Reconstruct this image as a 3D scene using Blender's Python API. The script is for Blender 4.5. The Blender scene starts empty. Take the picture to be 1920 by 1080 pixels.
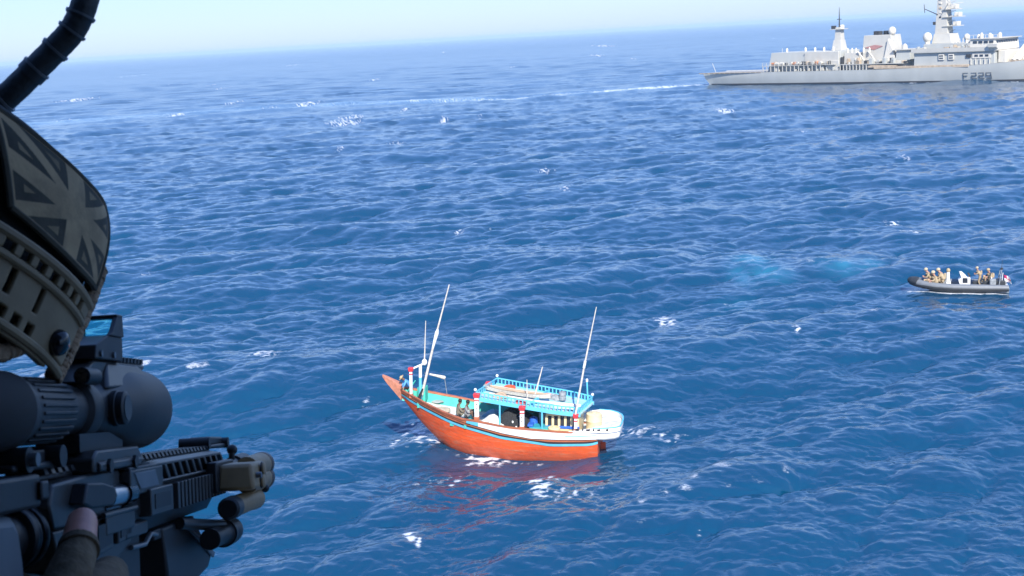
import bpy, bmesh, math, random
import numpy as np
from mathutils import Vector, Matrix
R_ = math.radians
random.seed(7); RNG = np.random.default_rng(11)
SC = bpy.context.scene
COL = SC.collection

# ---------------------------------------------------------------- camera
FPX, EYE = 2400.0, 20.0
ROLL = R_(3.16); PITCH = math.atan(473 / FPX * math.cos(ROLL))
fw = Vector((0, math.cos(PITCH), -math.sin(PITCH)))
up0 = Vector((0, math.sin(PITCH), math.cos(PITCH))); rt0 = Vector((1, 0, 0))
RT = math.cos(ROLL) * rt0 - math.sin(ROLL) * up0
UP = math.sin(ROLL) * rt0 + math.cos(ROLL) * up0
CAM = Vector((0, 0, EYE))
cd = bpy.data.cameras.new('camera'); cam = bpy.data.objects.new('camera', cd); COL.objects.link(cam)
cd.sensor_width = 36; cd.lens = 36 * FPX / 1920; cd.clip_start = 0.02; cd.clip_end = 60000
cam.matrix_world = Matrix(((RT.x, UP.x, -fw.x, 0), (RT.y, UP.y, -fw.y, 0), (RT.z, UP.z, -fw.z, EYE), (0, 0, 0, 1)))
SC.camera = cam
cd.dof.use_dof = True; cd.dof.focus_distance = 60.0; cd.dof.aperture_fstop = 40.0

# ---------------------------------------------------------------- light
SUN_EL = R_(39); SUN_AZ = Vector((0.16, -0.987, 0)).normalized()
w = bpy.data.worlds.new('World'); SC.world = w; w.use_nodes = True
nt = w.node_tree; bg = nt.nodes['Background']
sk = nt.nodes.new('ShaderNodeTexSky'); sk.sky_type = 'NISHITA'; sk.sun_disc = False
sk.sun_elevation = SUN_EL; sk.sun_rotation = math.atan2(SUN_AZ.x, SUN_AZ.y)
sk.altitude = 0; sk.air_density = 1.0; sk.dust_density = 0.4; sk.ozone_density = 1.6
tint = nt.nodes.new('ShaderNodeMixRGB'); tint.blend_type = 'MULTIPLY'; tint.inputs[0].default_value = 1; tint.inputs[2].default_value = (1.17, 1.46, 2.3, 1)   # cool white balance
hzg = nt.nodes.new('ShaderNodeGamma'); hzg.inputs[1].default_value = .5      # hazy air: less fall-off from horizon to zenith
nt.links.new(sk.outputs[0], hzg.inputs[0]); hsv = nt.nodes.new('ShaderNodeHueSaturation'); hsv.inputs['Saturation'].default_value = 1.5; nt.links.new(hzg.outputs[0], hsv.inputs['Color']); nt.links.new(hsv.outputs[0], tint.inputs[1]); nt.links.new(tint.outputs[0], bg.inputs[0]); bg.inputs[1].default_value = 0.15
sl = bpy.data.lights.new('sun', 'SUN'); sl.energy = 4.8; sl.angle = R_(0.6); sl.color = (1, 0.955, 0.88)
so = bpy.data.objects.new('sun', sl); COL.objects.link(so)
sd = Vector((SUN_AZ.x * math.cos(SUN_EL), SUN_AZ.y * math.cos(SUN_EL), math.sin(SUN_EL)))
so.rotation_euler = sd.to_track_quat('Z', 'Y').to_euler(); so.location = (0, -30, 80)
SC.view_settings.view_transform = 'Standard'; SC.view_settings.look = 'None'
SC.view_settings.gamma = 1; SC.view_settings.exposure = 0.58

# ---------------------------------------------------------------- helpers
def ray(px, py): return fw + RT * ((px - 960) / FPX) + UP * ((540 - py) / FPX)
def at(px, py, d): return CAM + ray(px, py) * d                       # a sight line of the photograph, followed d metres
def on_water(px, py, z=0.0):
    v = ray(px, py); return CAM + v * ((z - EYE) / v.z)

def tag(o, label=None, cat=None, group=None, kind=None):
    if label: o['label'] = label
    if cat: o['category'] = cat
    if group: o['group'] = group
    if kind: o['kind'] = kind
    return o
def empty(name, mat=None, parent=None, **k):
    o = bpy.data.objects.new(name, None); COL.objects.link(o); o.empty_display_size = .1
    if parent: o.parent = parent
    if mat is not None: o.matrix_local = mat
    return tag(o, **k)
def frame(o, x, y, z):
    return Matrix(((x.x, y.x, z.x, o.x), (x.y, y.y, z.y, o.y), (x.z, y.z, z.z, o.z), (0, 0, 0, 1)))

MATS = {}
def mat(name, col, rough=0.6, metal=0.0, var=0.12, scale=6.0, bump=0.0, bscale=40.0, dirt=None, dscale=2.0, dth=0.55, stretch=None, spec=0.5):
    if name in MATS: return MATS[name]
    m = bpy.data.materials.new(name); m.use_nodes = True; MATS[name] = m
    n = m.node_tree.nodes; l = m.node_tree.links; b = n['Principled BSDF']
    b.inputs['Roughness'].default_value = rough; b.inputs['Metallic'].default_value = metal
    b.inputs['Specular IOR Level'].default_value = spec
    tc = n.new('ShaderNodeTexCoord'); src = tc.outputs['Object']
    if stretch:
        mp = n.new('ShaderNodeMapping'); mp.inputs['Scale'].default_value = stretch; l.new(src, mp.inputs[0]); src = mp.outputs[0]
    tx = n.new('ShaderNodeTexNoise'); tx.inputs['Scale'].default_value = scale; tx.inputs['Detail'].default_value = 5
    l.new(src, tx.inputs['Vector'])
    rp = n.new('ShaderNodeValToRGB'); l.new(tx.outputs['Fac'], rp.inputs[0])
    e = rp.color_ramp.elements; e[0].position = .3; e[1].position = .7
    c = Vector(col)
    e[0].color = (*[max(0, v * (1 - var)) for v in c], 1); e[1].color = (*[min(1, v * (1 + var)) for v in c], 1)
    out = rp.outputs[0]
    if dirt:
        t2 = n.new('ShaderNodeTexNoise'); t2.inputs['Scale'].default_value = dscale; t2.inputs['Detail'].default_value = 8; t2.inputs['Roughness'].default_value = .65
        l.new(src, t2.inputs['Vector'])
        r2 = n.new('ShaderNodeValToRGB'); r2.color_ramp.elements[0].position = dth; r2.color_ramp.elements[1].position = min(1, dth + .16)
        l.new(t2.outputs['Fac'], r2.inputs[0])
        mx = n.new('ShaderNodeMixRGB'); mx.inputs[2].default_value = (*dirt, 1); l.new(r2.outputs[0], mx.inputs[0]); l.new(out, mx.inputs[1]); out = mx.outputs[0]
    l.new(out, b.inputs['Base Color'])
    if bump:
        t3 = n.new('ShaderNodeTexNoise'); t3.inputs['Scale'].default_value = bscale; t3.inputs['Detail'].default_value = 4; l.new(tc.outputs['Object'], t3.inputs['Vector'])
        bp = n.new('ShaderNodeBump'); bp.inputs['Strength'].default_value = bump; bp.inputs['Distance'].default_value = .5 / bscale
        l.new(t3.outputs['Fac'], bp.inputs['Height']); l.new(bp.outputs[0], b.inputs['Normal'])
    return m

class MB:
    """collects shapes; build() links them as one mesh object"""
    def __init__(s): s.v = []; s.f = []; s.m = []; s.k = 0
    def add(s, vs, fs):
        o = len(s.v); s.v += [tuple(v) for v in vs]; s.f += [tuple(o + i for i in f) for f in fs]; s.m += [s.k] * len(fs); return s
    def hexa(s, c):   # 8 corners, bottom ring then top ring
        return s.add(c, [(3, 2, 1, 0), (4, 5, 6, 7), (0, 1, 5, 4), (1, 2, 6, 5), (2, 3, 7, 6), (3, 0, 4, 7)])
    def box(s, x0, x1, y0, y1, z0, z1):
        return s.hexa([(x0, y0, z0), (x1, y0, z0), (x1, y1, z0), (x0, y1, z0), (x0, y0, z1), (x1, y0, z1), (x1, y1, z1), (x0, y1, z1)])
    def taper(s, x0, x1, y0, y1, z0, z1, dx0=0, dx1=0, dy=0):
        return s.hexa([(x0, y0, z0), (x1, y0, z0), (x1, y1, z0), (x0, y1, z0), (x0 + dx0, y0 + dy, z1), (x1 - dx1, y0 + dy, z1), (x1 - dx1, y1 - dy, z1), (x0 + dx0, y1 - dy, z1)])
    def prism(s, poly, y0, y1, ax=1):   # polygon in the two other axes, extruded along ax
        n = len(poly)
        def p(a, b, t): return {1: (a, t, b), 0: (t, a, b), 2: (a, b, t)}[ax]
        return s.add([p(a, b, y0) for a, b in poly] + [p(a, b, y1) for a, b in poly],
                     [tuple(range(n)), tuple(range(2 * n - 1, n - 1, -1))] + [(i, i + n, (i + 1) % n + n, (i + 1) % n) for i in range(n)])
    def loft(s, rings, closed=True, caps=True):
        n = len(rings[0]); o = []
        for r in rings: o += list(r)
        fs = []
        for a in range(len(rings) - 1):
            for i in range(n if closed else n - 1):
                j = (i + 1) % n; fs.append((a * n + i, a * n + j, (a + 1) * n + j, (a + 1) * n + i))
        if caps and closed: fs += [tuple(range(n - 1, -1, -1)), tuple((len(rings) - 1) * n + i for i in range(n))]
        return s.add(o, fs)
    def tube(s, pts, rad, n=8, caps=True):
        pts = [Vector(p) for p in pts]
        if not hasattr(rad, '__len__'): rad = [rad] * len(pts)
        rings = []; u = None
        for i, p in enumerate(pts):
            d = (pts[min(i + 1, len(pts) - 1)] - pts[max(i - 1, 0)]).normalized()
            if u is None: u = d.orthogonal().normalized()
            u = (u - d * u.dot(d)).normalized(); v = d.cross(u)
            rings.append([p + (u * math.cos(2 * math.pi * k / n) + v * math.sin(2 * math.pi * k / n)) * rad[i] for k in range(n)])
        return s.loft(rings, True, caps)
    def lathe(s, prof, o=(0, 0, 0), d=(1, 0, 0), n=32, caps=True):  # prof: (t along d, r)
        o = Vector(o); d = Vector(d).normalized(); u = d.orthogonal().normalized(); v = d.cross(u)
        return s.loft([[o + d * t + (u * math.cos(2 * math.pi * k / n) + v * math.sin(2 * math.pi * k / n)) * max(r, 1e-5) for k in range(n)] for t, r in prof], True, caps)
    def ball(s, c, r, n=10, sz=(1, 1, 1)):
        pr = [(-math.cos(math.pi * i / (n // 2 + 2)) * r, math.sin(math.pi * i / (n // 2 + 2)) * r) for i in range(n // 2 + 3)]
        o = len(s.v); s.lathe(pr, (0, 0, 0), (0, 0, 1), n)
        for i in range(o, len(s.v)):
            v = s.v[i]; s.v[i] = (c[0] + v[0] * sz[0], c[1] + v[1] * sz[1], c[2] + v[2] * sz[2])
        return s
    def xf(s, M, a=0):
        for i in range(a, len(s.v)): s.v[i] = tuple(M @ Vector(s.v[i]))
        return s
    def build(s, name, ms, parent=None, bev=0, smooth=38, **k):
        me = bpy.data.meshes.new(name); me.from_pydata(s.v, [], s.f)
        if not isinstance(ms, (list, tuple)): ms = [ms]
        for m in ms: me.materials.append(m)
        if len(ms) > 1: me.polygons.foreach_set('material_index', s.m)
        bm = bmesh.new(); bm.from_mesh(me); bmesh.ops.recalc_face_normals(bm, faces=bm.faces); bm.to_mesh(me); bm.free()
        if smooth: me.shade_smooth(); me.set_sharp_from_angle(angle=R_(smooth))
        o = bpy.data.objects.new(name, me); COL.objects.link(o)
        if parent: o.parent = parent
        if bev:
            md = o.modifiers.new('edge', 'BEVEL'); md.width = bev; md.segments = 2; md.limit_method = 'ANGLE'; md.angle_limit = R_(35)
        return tag(o, **k)
def clone(o, parent=None):
    c = o.copy(); COL.objects.link(c); c.parent = parent
    for ch in o.children: clone(ch, c)
    return c
def lerp(x, xs, ys): return float(np.interp(x, xs, ys))

# ---------------------------------------------------------------- where the craft lie
DTH = R_(10)
D_H = Vector((-math.cos(DTH), math.sin(DTH), 0)); D_P = Vector((-math.sin(DTH), -math.cos(DTH), 0))
D_O = on_water(1117, 853) - D_P * 1.35 + Vector((0, 0, -.08))
DHOW_M = frame(D_O, D_H, D_P, Vector((0, 0, 1))) @ Matrix.Rotation(R_(-2.6), 4, 'Y') @ Matrix.Rotation(R_(2), 4, 'X') @ Matrix.Diagonal((.898, 1.0, .97, 1))
_a = on_water(1330, 160); _b = on_water(1915, 152)
F_H = (_b - _a).normalized(); F_P = Vector((0, 0, 1)).cross(F_H); F_O = _a + F_P * 6.5
FRIG_M = frame(F_O, F_H, F_P, Vector((0, 0, 1)))
RTH = R_(17); R_H = Vector((-math.cos(RTH), math.sin(RTH), 0)); R_P = Vector((0, 0, 1)).cross(R_H)
R_O = on_water(1800, 549) - R_P * 1.0
RHIB_M = frame(R_O, R_H, R_P, Vector((0, 0, 1))) @ Matrix.Scale(.97, 4)

# ================================================================ SEA
def wave_tile(L, N, lam_lo, lam_hi, lam_p, rms, wdir, seed, spread=2):
    g = np.random.default_rng(seed)
    k1 = 2 * np.pi * np.fft.fftfreq(N, L / N); kx, ky = np.meshgrid(k1, k1, indexing='ij')
    k = np.sqrt(kx ** 2 + ky ** 2); k[0, 0] = 1
    kp = 2 * np.pi / lam_p
    P = np.exp(-1.25 * (kp / k) ** 2) / k ** 4
    c = (kx * math.cos(wdir) + ky * math.sin(wdir)) / k
    P *= np.abs(c) ** spread * np.where(c < 0, .25, 1) + .02
    lam = 2 * np.pi / k
    P *= (lam > lam_lo) & (lam < lam_hi); P[0, 0] = 0
    a = np.sqrt(P) * (g.standard_normal((N, N)) + 1j * g.standard_normal((N, N)))
    h = np.fft.ifft2(a).real; sc = rms / h.std()
    dx = np.fft.ifft2(-1j * kx / k * a).real * sc; dy = np.fft.ifft2(-1j * ky / k * a).real * sc
    return L, N, (h * sc).astype(np.float32), dx.astype(np.float32), dy.astype(np.float32)
def sample(t, x, y, rot, what):
    L, N = t[0], t[1]; c, s_ = math.cos(rot), math.sin(rot)
    u = ((x * c + y * s_) / L * N); v = ((-x * s_ + y * c) / L * N)
    i = np.floor(u).astype(np.int64); j = np.floor(v).astype(np.int64); fu = (u - i).astype(np.float32); fv = (v - j).astype(np.float32)
    i %= N; j %= N; i1 = (i + 1) % N; j1 = (j + 1) % N
    A = t[what]
    return A[i, j] * (1 - fu) * (1 - fv) + A[i1, j] * fu * (1 - fv) + A[i, j1] * (1 - fu) * fv + A[i1, j1] * fu * fv
def sea():
    WD = R_(-75)
    T = [(wave_tile(421, 512, 13, 120, 24, .25, WD, 1, 3), 0.0, 1.0), (wave_tile(233, 512, 1.3, 11, 6.0, .118, WD + .15, 2, 2.2), 0.13, 1.0),
         (wave_tile(59, 512, .4, 1.7, 1.5, .021, WD - .1, 3, 1.0), -0.21, 1.0), (wave_tile(14.3, 512, .14, .5, .45, .005, WD + .2, 5, 1), 0.35, 1.0)]
    az = np.concatenate([np.linspace(-180, -31, 40, endpoint=False), np.linspace(-31, 31, 1060), np.linspace(31, 180, 41)[1:]])
    az = np.radians(az)
    dep = np.linspace(1070, 95, 890) * 1.0
    r_mid = EYE * FPX / dep
    r = np.concatenate([np.linspace(2, r_mid[0], 26)[:-1], r_mid, EYE * FPX / np.linspace(95, 6.6, 110)[1:], [9000, 12000, 18000]])
    A, Rr = np.meshgrid(az, r); x = (np.sin(A) * Rr); y = (np.cos(A) * Rr)
    n_r, n_a = x.shape
    step = np.gradient(r)[:, None] * np.ones_like(A)
    h = np.zeros_like(x); dx = np.zeros_like(x); dy = np.zeros_like(x); rough = np.zeros_like(x)
    chop = [1.0, 1.4, .8, .2]; parts = []
    for (t, rot, g), lam, ch in zip(T, (34, 5, 1.2, .33), chop):
        fade = np.clip(1.6 - step / lam * (.75 if lam > 5 else 1.0), 0.0, 1)
        fade = np.where(np.abs(A) > R_(31.2), fade * .5, fade)
        hh = sample(t, x, y, rot, 2) * fade; ax = sample(t, x, y, rot, 3) * fade; ay = sample(t, x, y, rot, 4) * fade
        c, s_ = math.cos(rot), math.sin(rot)
        h += hh; dx += ch * (ax * c - ay * s_); dy += ch * (ax * s_ + ay * c); parts.append(hh); rough += (1 - fade)
    # calmer, shaped water round the craft
    def local(M):
        q = np.stack([x - M[0][3], y - M[1][3]]); a, b = M[0][0] ** 2 + M[1][0] ** 2, M[0][1] ** 2 + M[1][1] ** 2; return (q[0] * M[0][0] + q[1] * M[1][0]) / a, (q[0] * M[0][1] + q[1] * M[1][1]) / b
    bl, bp = local(DHOW_M); cl, cp = local(RHIB_M); fl, fp = local(FRIG_M)
    near = np.exp(-((bl - 5) / 8.5) ** 4 - (bp / 4.0) ** 4) * .5
    near = np.maximum(near, np.exp(-((cl - 0) / 4.5) ** 4 - (cp / 2.6) ** 4) * .8)
    near = np.maximum(near, np.exp(-((fl - 65) / 75) ** 4 - (fp / 14) ** 4) * .7)
    h *= 1 - near; dx *= 1 - near; dy *= 1 - near
    h += .42 * np.exp(-((bl - 9.4) / 1.5) ** 2 - ((bp - .7) / 1.6) ** 2) - .22 * np.exp(-((bl - 4) / 2.6) ** 2 - ((bp - 2.4) / 1.9) ** 2)
    h += .3 * np.exp(-((bl - 3.2) / 2.4) ** 2 - ((bp - 6.3) / .9) ** 2) + .12 * np.exp(-((bl + 2) / 1.5) ** 2 - ((bp - 1) / 2) ** 2)
    h += .75 * np.exp(-((fl - 92) / 9) ** 2 - ((fp + 10) / 3) ** 2)
    # foam: steep crests, bow waves and the breakers one can pick out
    jac = 1 + np.gradient(dx, axis=1) * 0
    gx = np.gradient(h, axis=0) / np.maximum(step, .02)
    crest = parts[1] + .6 * parts[0]
    foam = np.zeros_like(x)
    det = sample(T[2][0], x * 1.7, y * 1.7, .4, 2) / .021
    det2 = sample(T[2][0], x * .6 + 9, y * .6, 1.1, 2) / .021
    big = sample(T[0][0], x * .8 + 50, y * .8, .7, 2) / .15
    sharp = np.clip((crest - .30) / .12, 0, 1) * np.clip(det2 * .5 + .1, 0, 1) * np.clip(big * .6 + .2, 0, 1)
    foam += sharp * .8 * (Rr > 48)
    def blob(px, py, wx, wy, amt=1.0, rot=0.0, z=0.0):
        p = on_water(px, py, z); s_ = (p - CAM).length / FPX
        ex = wx * s_; ey = wy * s_ * (p - CAM).length / EYE
        c, n = math.cos(rot), math.sin(rot)
        X = (x - p.x) / ex; Y = (y - p.y) / ey
        X, Y = X * c + Y * n, -X * n + Y * c
        return amt * np.exp(-(X * X + Y * Y))
    for b in BREAKERS:
        e = blob(b[0], b[1], b[2] * 1.35, b[3] * 1.35, b[4] * (1.2 if b[1] > 450 else 1.5), *b[5:]); foam = np.maximum(foam, e * (.62 + .42 * det) )
    # foam by the hull sides
    hb = np.interp(bl, [-.2, 0, 2, 5, 8, 9.5, 10.3], [1.35, 1.4, 1.6, 1.65, 1.1, .5, 0.1])
    dd = np.abs(np.abs(bp) - hb)
    m = ((bl > -.3) & (bl < 10.4)) * np.exp(-(dd / .28) ** 2)
    foam = np.maximum(foam, m * np.interp(bl, [-.3, 1, 2.2, 4, 5.4, 6.8, 8, 10.3], [.35, .45, .3, .5, 1.0, 1.0, .5, .6]) * (.55 + .4 * det))
    m = np.exp(-((cl - .2) / 3.6) ** 6) * np.exp(-((np.abs(cp) - np.interp(cl, [-3.6, 1, 3.2], [1.05, 1.05, .3])) / .3) ** 2)
    foam = np.maximum(foam, m * 1.7 * (.85 + .15 * det))
    m = ((fl > 30) & (fl < 125)) * np.exp(-((np.abs(fp) - 8.6) / 1.5) ** 2) * np.interp(fl, [30, 66, 76, 84, 88, 94, 103, 125], [.1, .15, .95, 1, .5, .35, .85, .95])
    foam = np.maximum(foam, m * (.75 + .35 * det2))
    # the frigate's wake: churned band straight astern, curving away
    WP = [on_water(*q) for q in ((1345, 158), (1250, 163), (1120, 172), (960, 185), (800, 189), (580, 198), (400, 208), (200, 222), (0, 238), (-300, 262))]
    d2 = np.full_like(x, 1e9); tt = np.zeros_like(x); acc = 0.0
    for p0, p1 in zip(WP[:-1], WP[1:]):
        ex, ey = p1.x - p0.x, p1.y - p0.y; L2 = ex * ex + ey * ey; t = np.clip(((x - p0.x) * ex + (y - p0.y) * ey) / L2, 0, 1)
        dd_ = (x - p0.x - t * ex) ** 2 + (y - p0.y - t * ey) ** 2; m_ = dd_ < d2; d2 = np.where(m_, dd_, d2); tt = np.where(m_, acc + t * math.sqrt(L2), tt); acc += math.sqrt(L2)
    wk = np.exp(-d2 / (6 + .035 * tt) ** 2)
    aer = wk * np.exp(-tt / 900) * 1.0 * (.85 + .15 * det2)
    foam = np.maximum(foam, wk * np.exp(-tt / 130) * (1.3 + .3 * det))
    foam = np.maximum(foam, wk * np.exp(-tt / 400) * np.clip(big - .8, 0, 1) * (.9 + .4 * det))
    tq = np.zeros_like(x)
    for b in CLOUDED: tq = np.maximum(tq, blob(*b) * (.8 + .3 * big + .12 * det2))
    h = np.where(Rr > 16500, 0, h)
    co = np.stack([x + dx, y + dy, h], -1).reshape(-1, 3).astype(np.float32)
    ii = np.arange(n_r - 1)[:, None] * n_a; jj = np.arange(n_a - 1)[None, :]
    q = np.stack([ii + jj, ii + n_a + jj, ii + n_a + jj + 1, ii + jj + 1], -1).reshape(-1, 4)[:, ::-1]
    me = bpy.data.meshes.new('sea'); nv, nf = len(co), len(q)
    me.vertices.add(nv); me.vertices.foreach_set('co', co.ravel())
    me.loops.add(nf * 4); me.loops.foreach_set('vertex_index', q.ravel().astype(np.int32))
    me.polygons.add(nf); me.polygons.foreach_set('loop_start', (np.arange(nf) * 4).astype(np.int32))
    me.polygons.foreach_set('use_smooth', np.ones(nf, dtype=bool))
    for nm, ar in (('foam', foam), ('aerated', aer), ('turquoise', tq), ('unresolved', rough / 4)):
        at_ = me.attributes.new(nm, 'FLOAT', 'POINT'); at_.data.foreach_set('value', np.clip(ar, 0, 1).astype(np.float32).ravel())
    me.update(); me.validate()
    o = bpy.data.objects.new('sea', me); COL.objects.link(o); me.materials.append(sea_mat()); tag(o, kind='structure')
def sea_mat():
    m = bpy.data.materials.new('sea_water'); m.use_nodes = True; n = m.node_tree.nodes; l = m.node_tree.links; b = n['Principled BSDF']
    def A(nm): a = n.new('ShaderNodeAttribute'); a.attribute_name = nm; return a.outputs['Fac']
    def math_(op, a, c=None, clamp=False):
        q = n.new('ShaderNodeMath'); q.operation = op; q.use_clamp = clamp
        for i, v in enumerate((a, c)):
            if v is None: continue
            if isinstance(v, (int, float)): q.inputs[i].default_value = v
            else: l.new(v, q.inputs[i])
        return q.outputs[0]
    geo = n.new('ShaderNodeNewGeometry'); pos = geo.outputs['Position']
    def noise(scale, st=(1, 1, 1), det=4, rough=.55):
        mp = n.new('ShaderNodeMapping'); mp.inputs['Scale'].default_value = st; mp.inputs['Rotation'].default_value = (0, 0, .25); l.new(pos, mp.inputs[0])
        t = n.new('ShaderNodeTexNoise'); t.inputs['Scale'].default_value = scale; t.inputs['Detail'].default_value = det; t.inputs['Roughness'].default_value = rough
        l.new(mp.outputs[0], t.inputs['Vector']); return t.outputs['Fac']
    def mix(f, a, c):
        q = n.new('ShaderNodeMixRGB')
        l.new(f, q.inputs[0]) if not isinstance(f, float) else setattr(q.inputs[0], 'default_value', f)
        for i, v in ((1, a), (2, c)):
            if isinstance(v, tuple): q.inputs[i].default_value = (*v, 1)
            else: l.new(v, q.inputs[i])
        return q.outputs[0]
    big = noise(.05, (1, 2.2, 1), 3)
    deep = mix(big, DEEP_A, DEEP_B)
    c = mix(math_('MULTIPLY', A('turquoise'), .6, True), deep, (.03, .24, .36))
    c = mix(math_('MULTIPLY', A('aerated'), .6, True), c, (.24, .42, .56))
    fn = noise(2.4, (1, 1, 1), 10, .8); fv = noise(7.5, (1, 1.3, 1), 8, .7)
    f = math_('ADD', math_('ADD', math_('MULTIPLY', A('foam'), .95), math_('MULTIPLY', math_('SUBTRACT', fn, .5), 1.5)), math_('MULTIPLY', math_('SUBTRACT', fv, .5), 1.1))
    r = n.new('ShaderNodeMapRange'); r.interpolation_type = 'SMOOTHSTEP'; r.inputs[1].default_value = .34; r.inputs[2].default_value = 1.2; r.inputs[4].default_value = .95; l.new(f, r.inputs[0])
    gate = n.new('ShaderNodeMapRange'); gate.inputs[1].default_value = .08; gate.inputs[2].default_value = .35; l.new(A('foam'), gate.inputs[0])
    ff = math_('MULTIPLY', r.outputs[0], gate.outputs[0])
    c = mix(ff, c, (.86, .88, .9)); l.new(c, b.inputs['Base Color'])
    ro = math_('ADD', math_('MULTIPLY', A('unresolved'), .10), .12)
    gust = noise(.011, (1, 2.6, 1), 4, .6); ro = math_('ADD', ro, math_('MULTIPLY', math_('MAXIMUM', math_('SUBTRACT', gust, .5), 0.0), .22))
    ro = math_('ADD', ro, math_('MULTIPLY', ff, .6), True); l.new(ro, b.inputs['Roughness'])
    b.inputs['IOR'].default_value = 1.6
    h1 = noise(1.7, (1, 1.8, 1), 4, .5); h2 = noise(.35, (1, 2.2, 1), 3, .5)
    hh = math_('ADD', math_('MULTIPLY', h1, .08), math_('MULTIPLY', h2, .16))
    bp = n.new('ShaderNodeBump'); bp.inputs['Strength'].default_value = 1.0; bp.inputs['Distance'].default_value = .30; l.new(hh, bp.inputs['Height']); l.new(bp.outputs[0], b.inputs['Normal'])
    return m
DEEP_A, DEEP_B = (.0014, .040, .092), (.0024, .056, .125)
# crests that break, and water clouded by a rotor's downwash or a turning boat (sight line, half sizes, strength, turn)
BREAKERS = [(1250, 595, 18, 14, 1.0), (1235, 588, 8, 10, .8), (1020, 922, 14, 26, 1.15, .5), (1032, 905, 16, 9, 1.1), (1075, 940, 60, 16, .55), (772, 1018, 12, 10, 1.15), (783, 1028, 7, 7, 1.1),
    (495, 670, 26, 9, .95), (655, 222, 20, 5, 1.0), (645, 230, 26, 3, .9), (1360, 208, 12, 4, 1.2), (580, 194, 18, 2.5, 1.0), (140, 188, 24, 2.5, 1.0), (440, 192, 10, 2.5, .9),
    (1674, 413, 9, 5, 1.2), (1708, 437, 10, 5, 1.1), (1060, 357, 7, 4, .9), (1020, 320, 14, 4, .75), (740, 268, 14, 4, .7), (1492, 622, 8, 4, .9), (1365, 562, 6, 4, .8),
    (860, 432, 10, 4, .7), (1130, 86, 16, 2, .9), (1120, 104, 10, 2, .9), (920, 430, 6, 3, .6), (730, 425, 6, 3, .6), (275, 512, 20, 5, .5), (790, 815, 22, 26, .9, .3), (815, 832, 26, 8, 1.0), (745, 832, 10, 14, .75),
    (912, 856, 30, 8, 1.25), (1000, 860, 16, 4, .6), (1190, 800, 40, 12, .6), (1250, 810, 50, 12, .5), (840, 905, 60, 12, .5), (690, 745, 22, 6, .45), (1700, 250, 14, 4, .7), (340, 214, 12, 3, .8), (500, 203, 18, 2.5, .8),
    (760, 205, 8, 2.5, .9), (830, 226, 8, 3, .8), (1695, 295, 12, 3, .6), (1305, 1012, 5, 5, .8), (1590, 145 + 95, 6, 2, .5), (1910, 458, 10, 3, .7), (900, 220, 5, 2, .6), (420, 165, 8, 2, .7), (120, 225, 10, 2, .7), (395, 160, 6, 2, .6), (550, 122, 8, 1.5, .8), (960, 125, 7, 1.5, .8), (1190, 110, 5, 1.5, .7), (1325, 63, 5, 1.2, .8), (1465, 72, 5, 1.2, .8), (700, 150, 8, 1.5, .7), (250, 142, 8, 1.5, .7), (830, 98, 5, 1.2, .7), (1040, 160, 6, 1.5, .6), (1210, 118, 4, 1.2, .7), (640, 280, 8, 2.5, .6), (1500, 250, 8, 2.5, .6), (1640, 190, 6, 2, .7), (1420, 190, 5, 2, .6)]
CLOUDED = [(1405, 492, 30, 10, 1.0), (1440, 512, 36, 12, .9), (1390, 515, 26, 16, .8), (1590, 505, 46, 10, .75), (1630, 497, 26, 8, .8), (1370, 560, 40, 14, .4)]
sea()
# ================================================================ PEOPLE
def skin_mesh(joints, edges, root, ms, pick, levels=2):
    """joints: name -> (point, radius or (rx, ry)); one continuous skin; pick(point) -> material index"""
    names = list(joints); ix = {k: i for i, k in enumerate(names)}
    me = bpy.data.meshes.new('body'); me.from_pydata([tuple(joints[k][0]) for k in names], [(ix[a], ix[b]) for a, b in edges], [])
    o = bpy.data.objects.new('body', me); COL.objects.link(o)
    md = o.modifiers.new('skin', 'SKIN'); md.use_smooth_shade = True
    for k in names:
        s = me.skin_vertices[0].data[ix[k]]; r = joints[k][1]; s.radius = r if hasattr(r, '__len__') else (r, r); s.use_root = (k == root)
    sb = o.modifiers.new('sub', 'SUBSURF'); sb.levels = levels; sb.render_levels = levels
    dg = bpy.context.evaluated_depsgraph_get(); new = bpy.data.meshes.new_from_object(o.evaluated_get(dg))
    bpy.data.objects.remove(o); bpy.data.meshes.remove(me)
    new.materials.clear()
    for m in ms: new.materials.append(m)
    for p in new.polygons: p.material_index = pick(p.center); p.use_smooth = True
    return new
SKIN_D = mat('skin_dark', (.16, .085, .05), .55); SKIN_L = mat('skin_light', (.42, .23, .16), .5, var=.15, scale=60, bump=.15, bscale=300)
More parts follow.
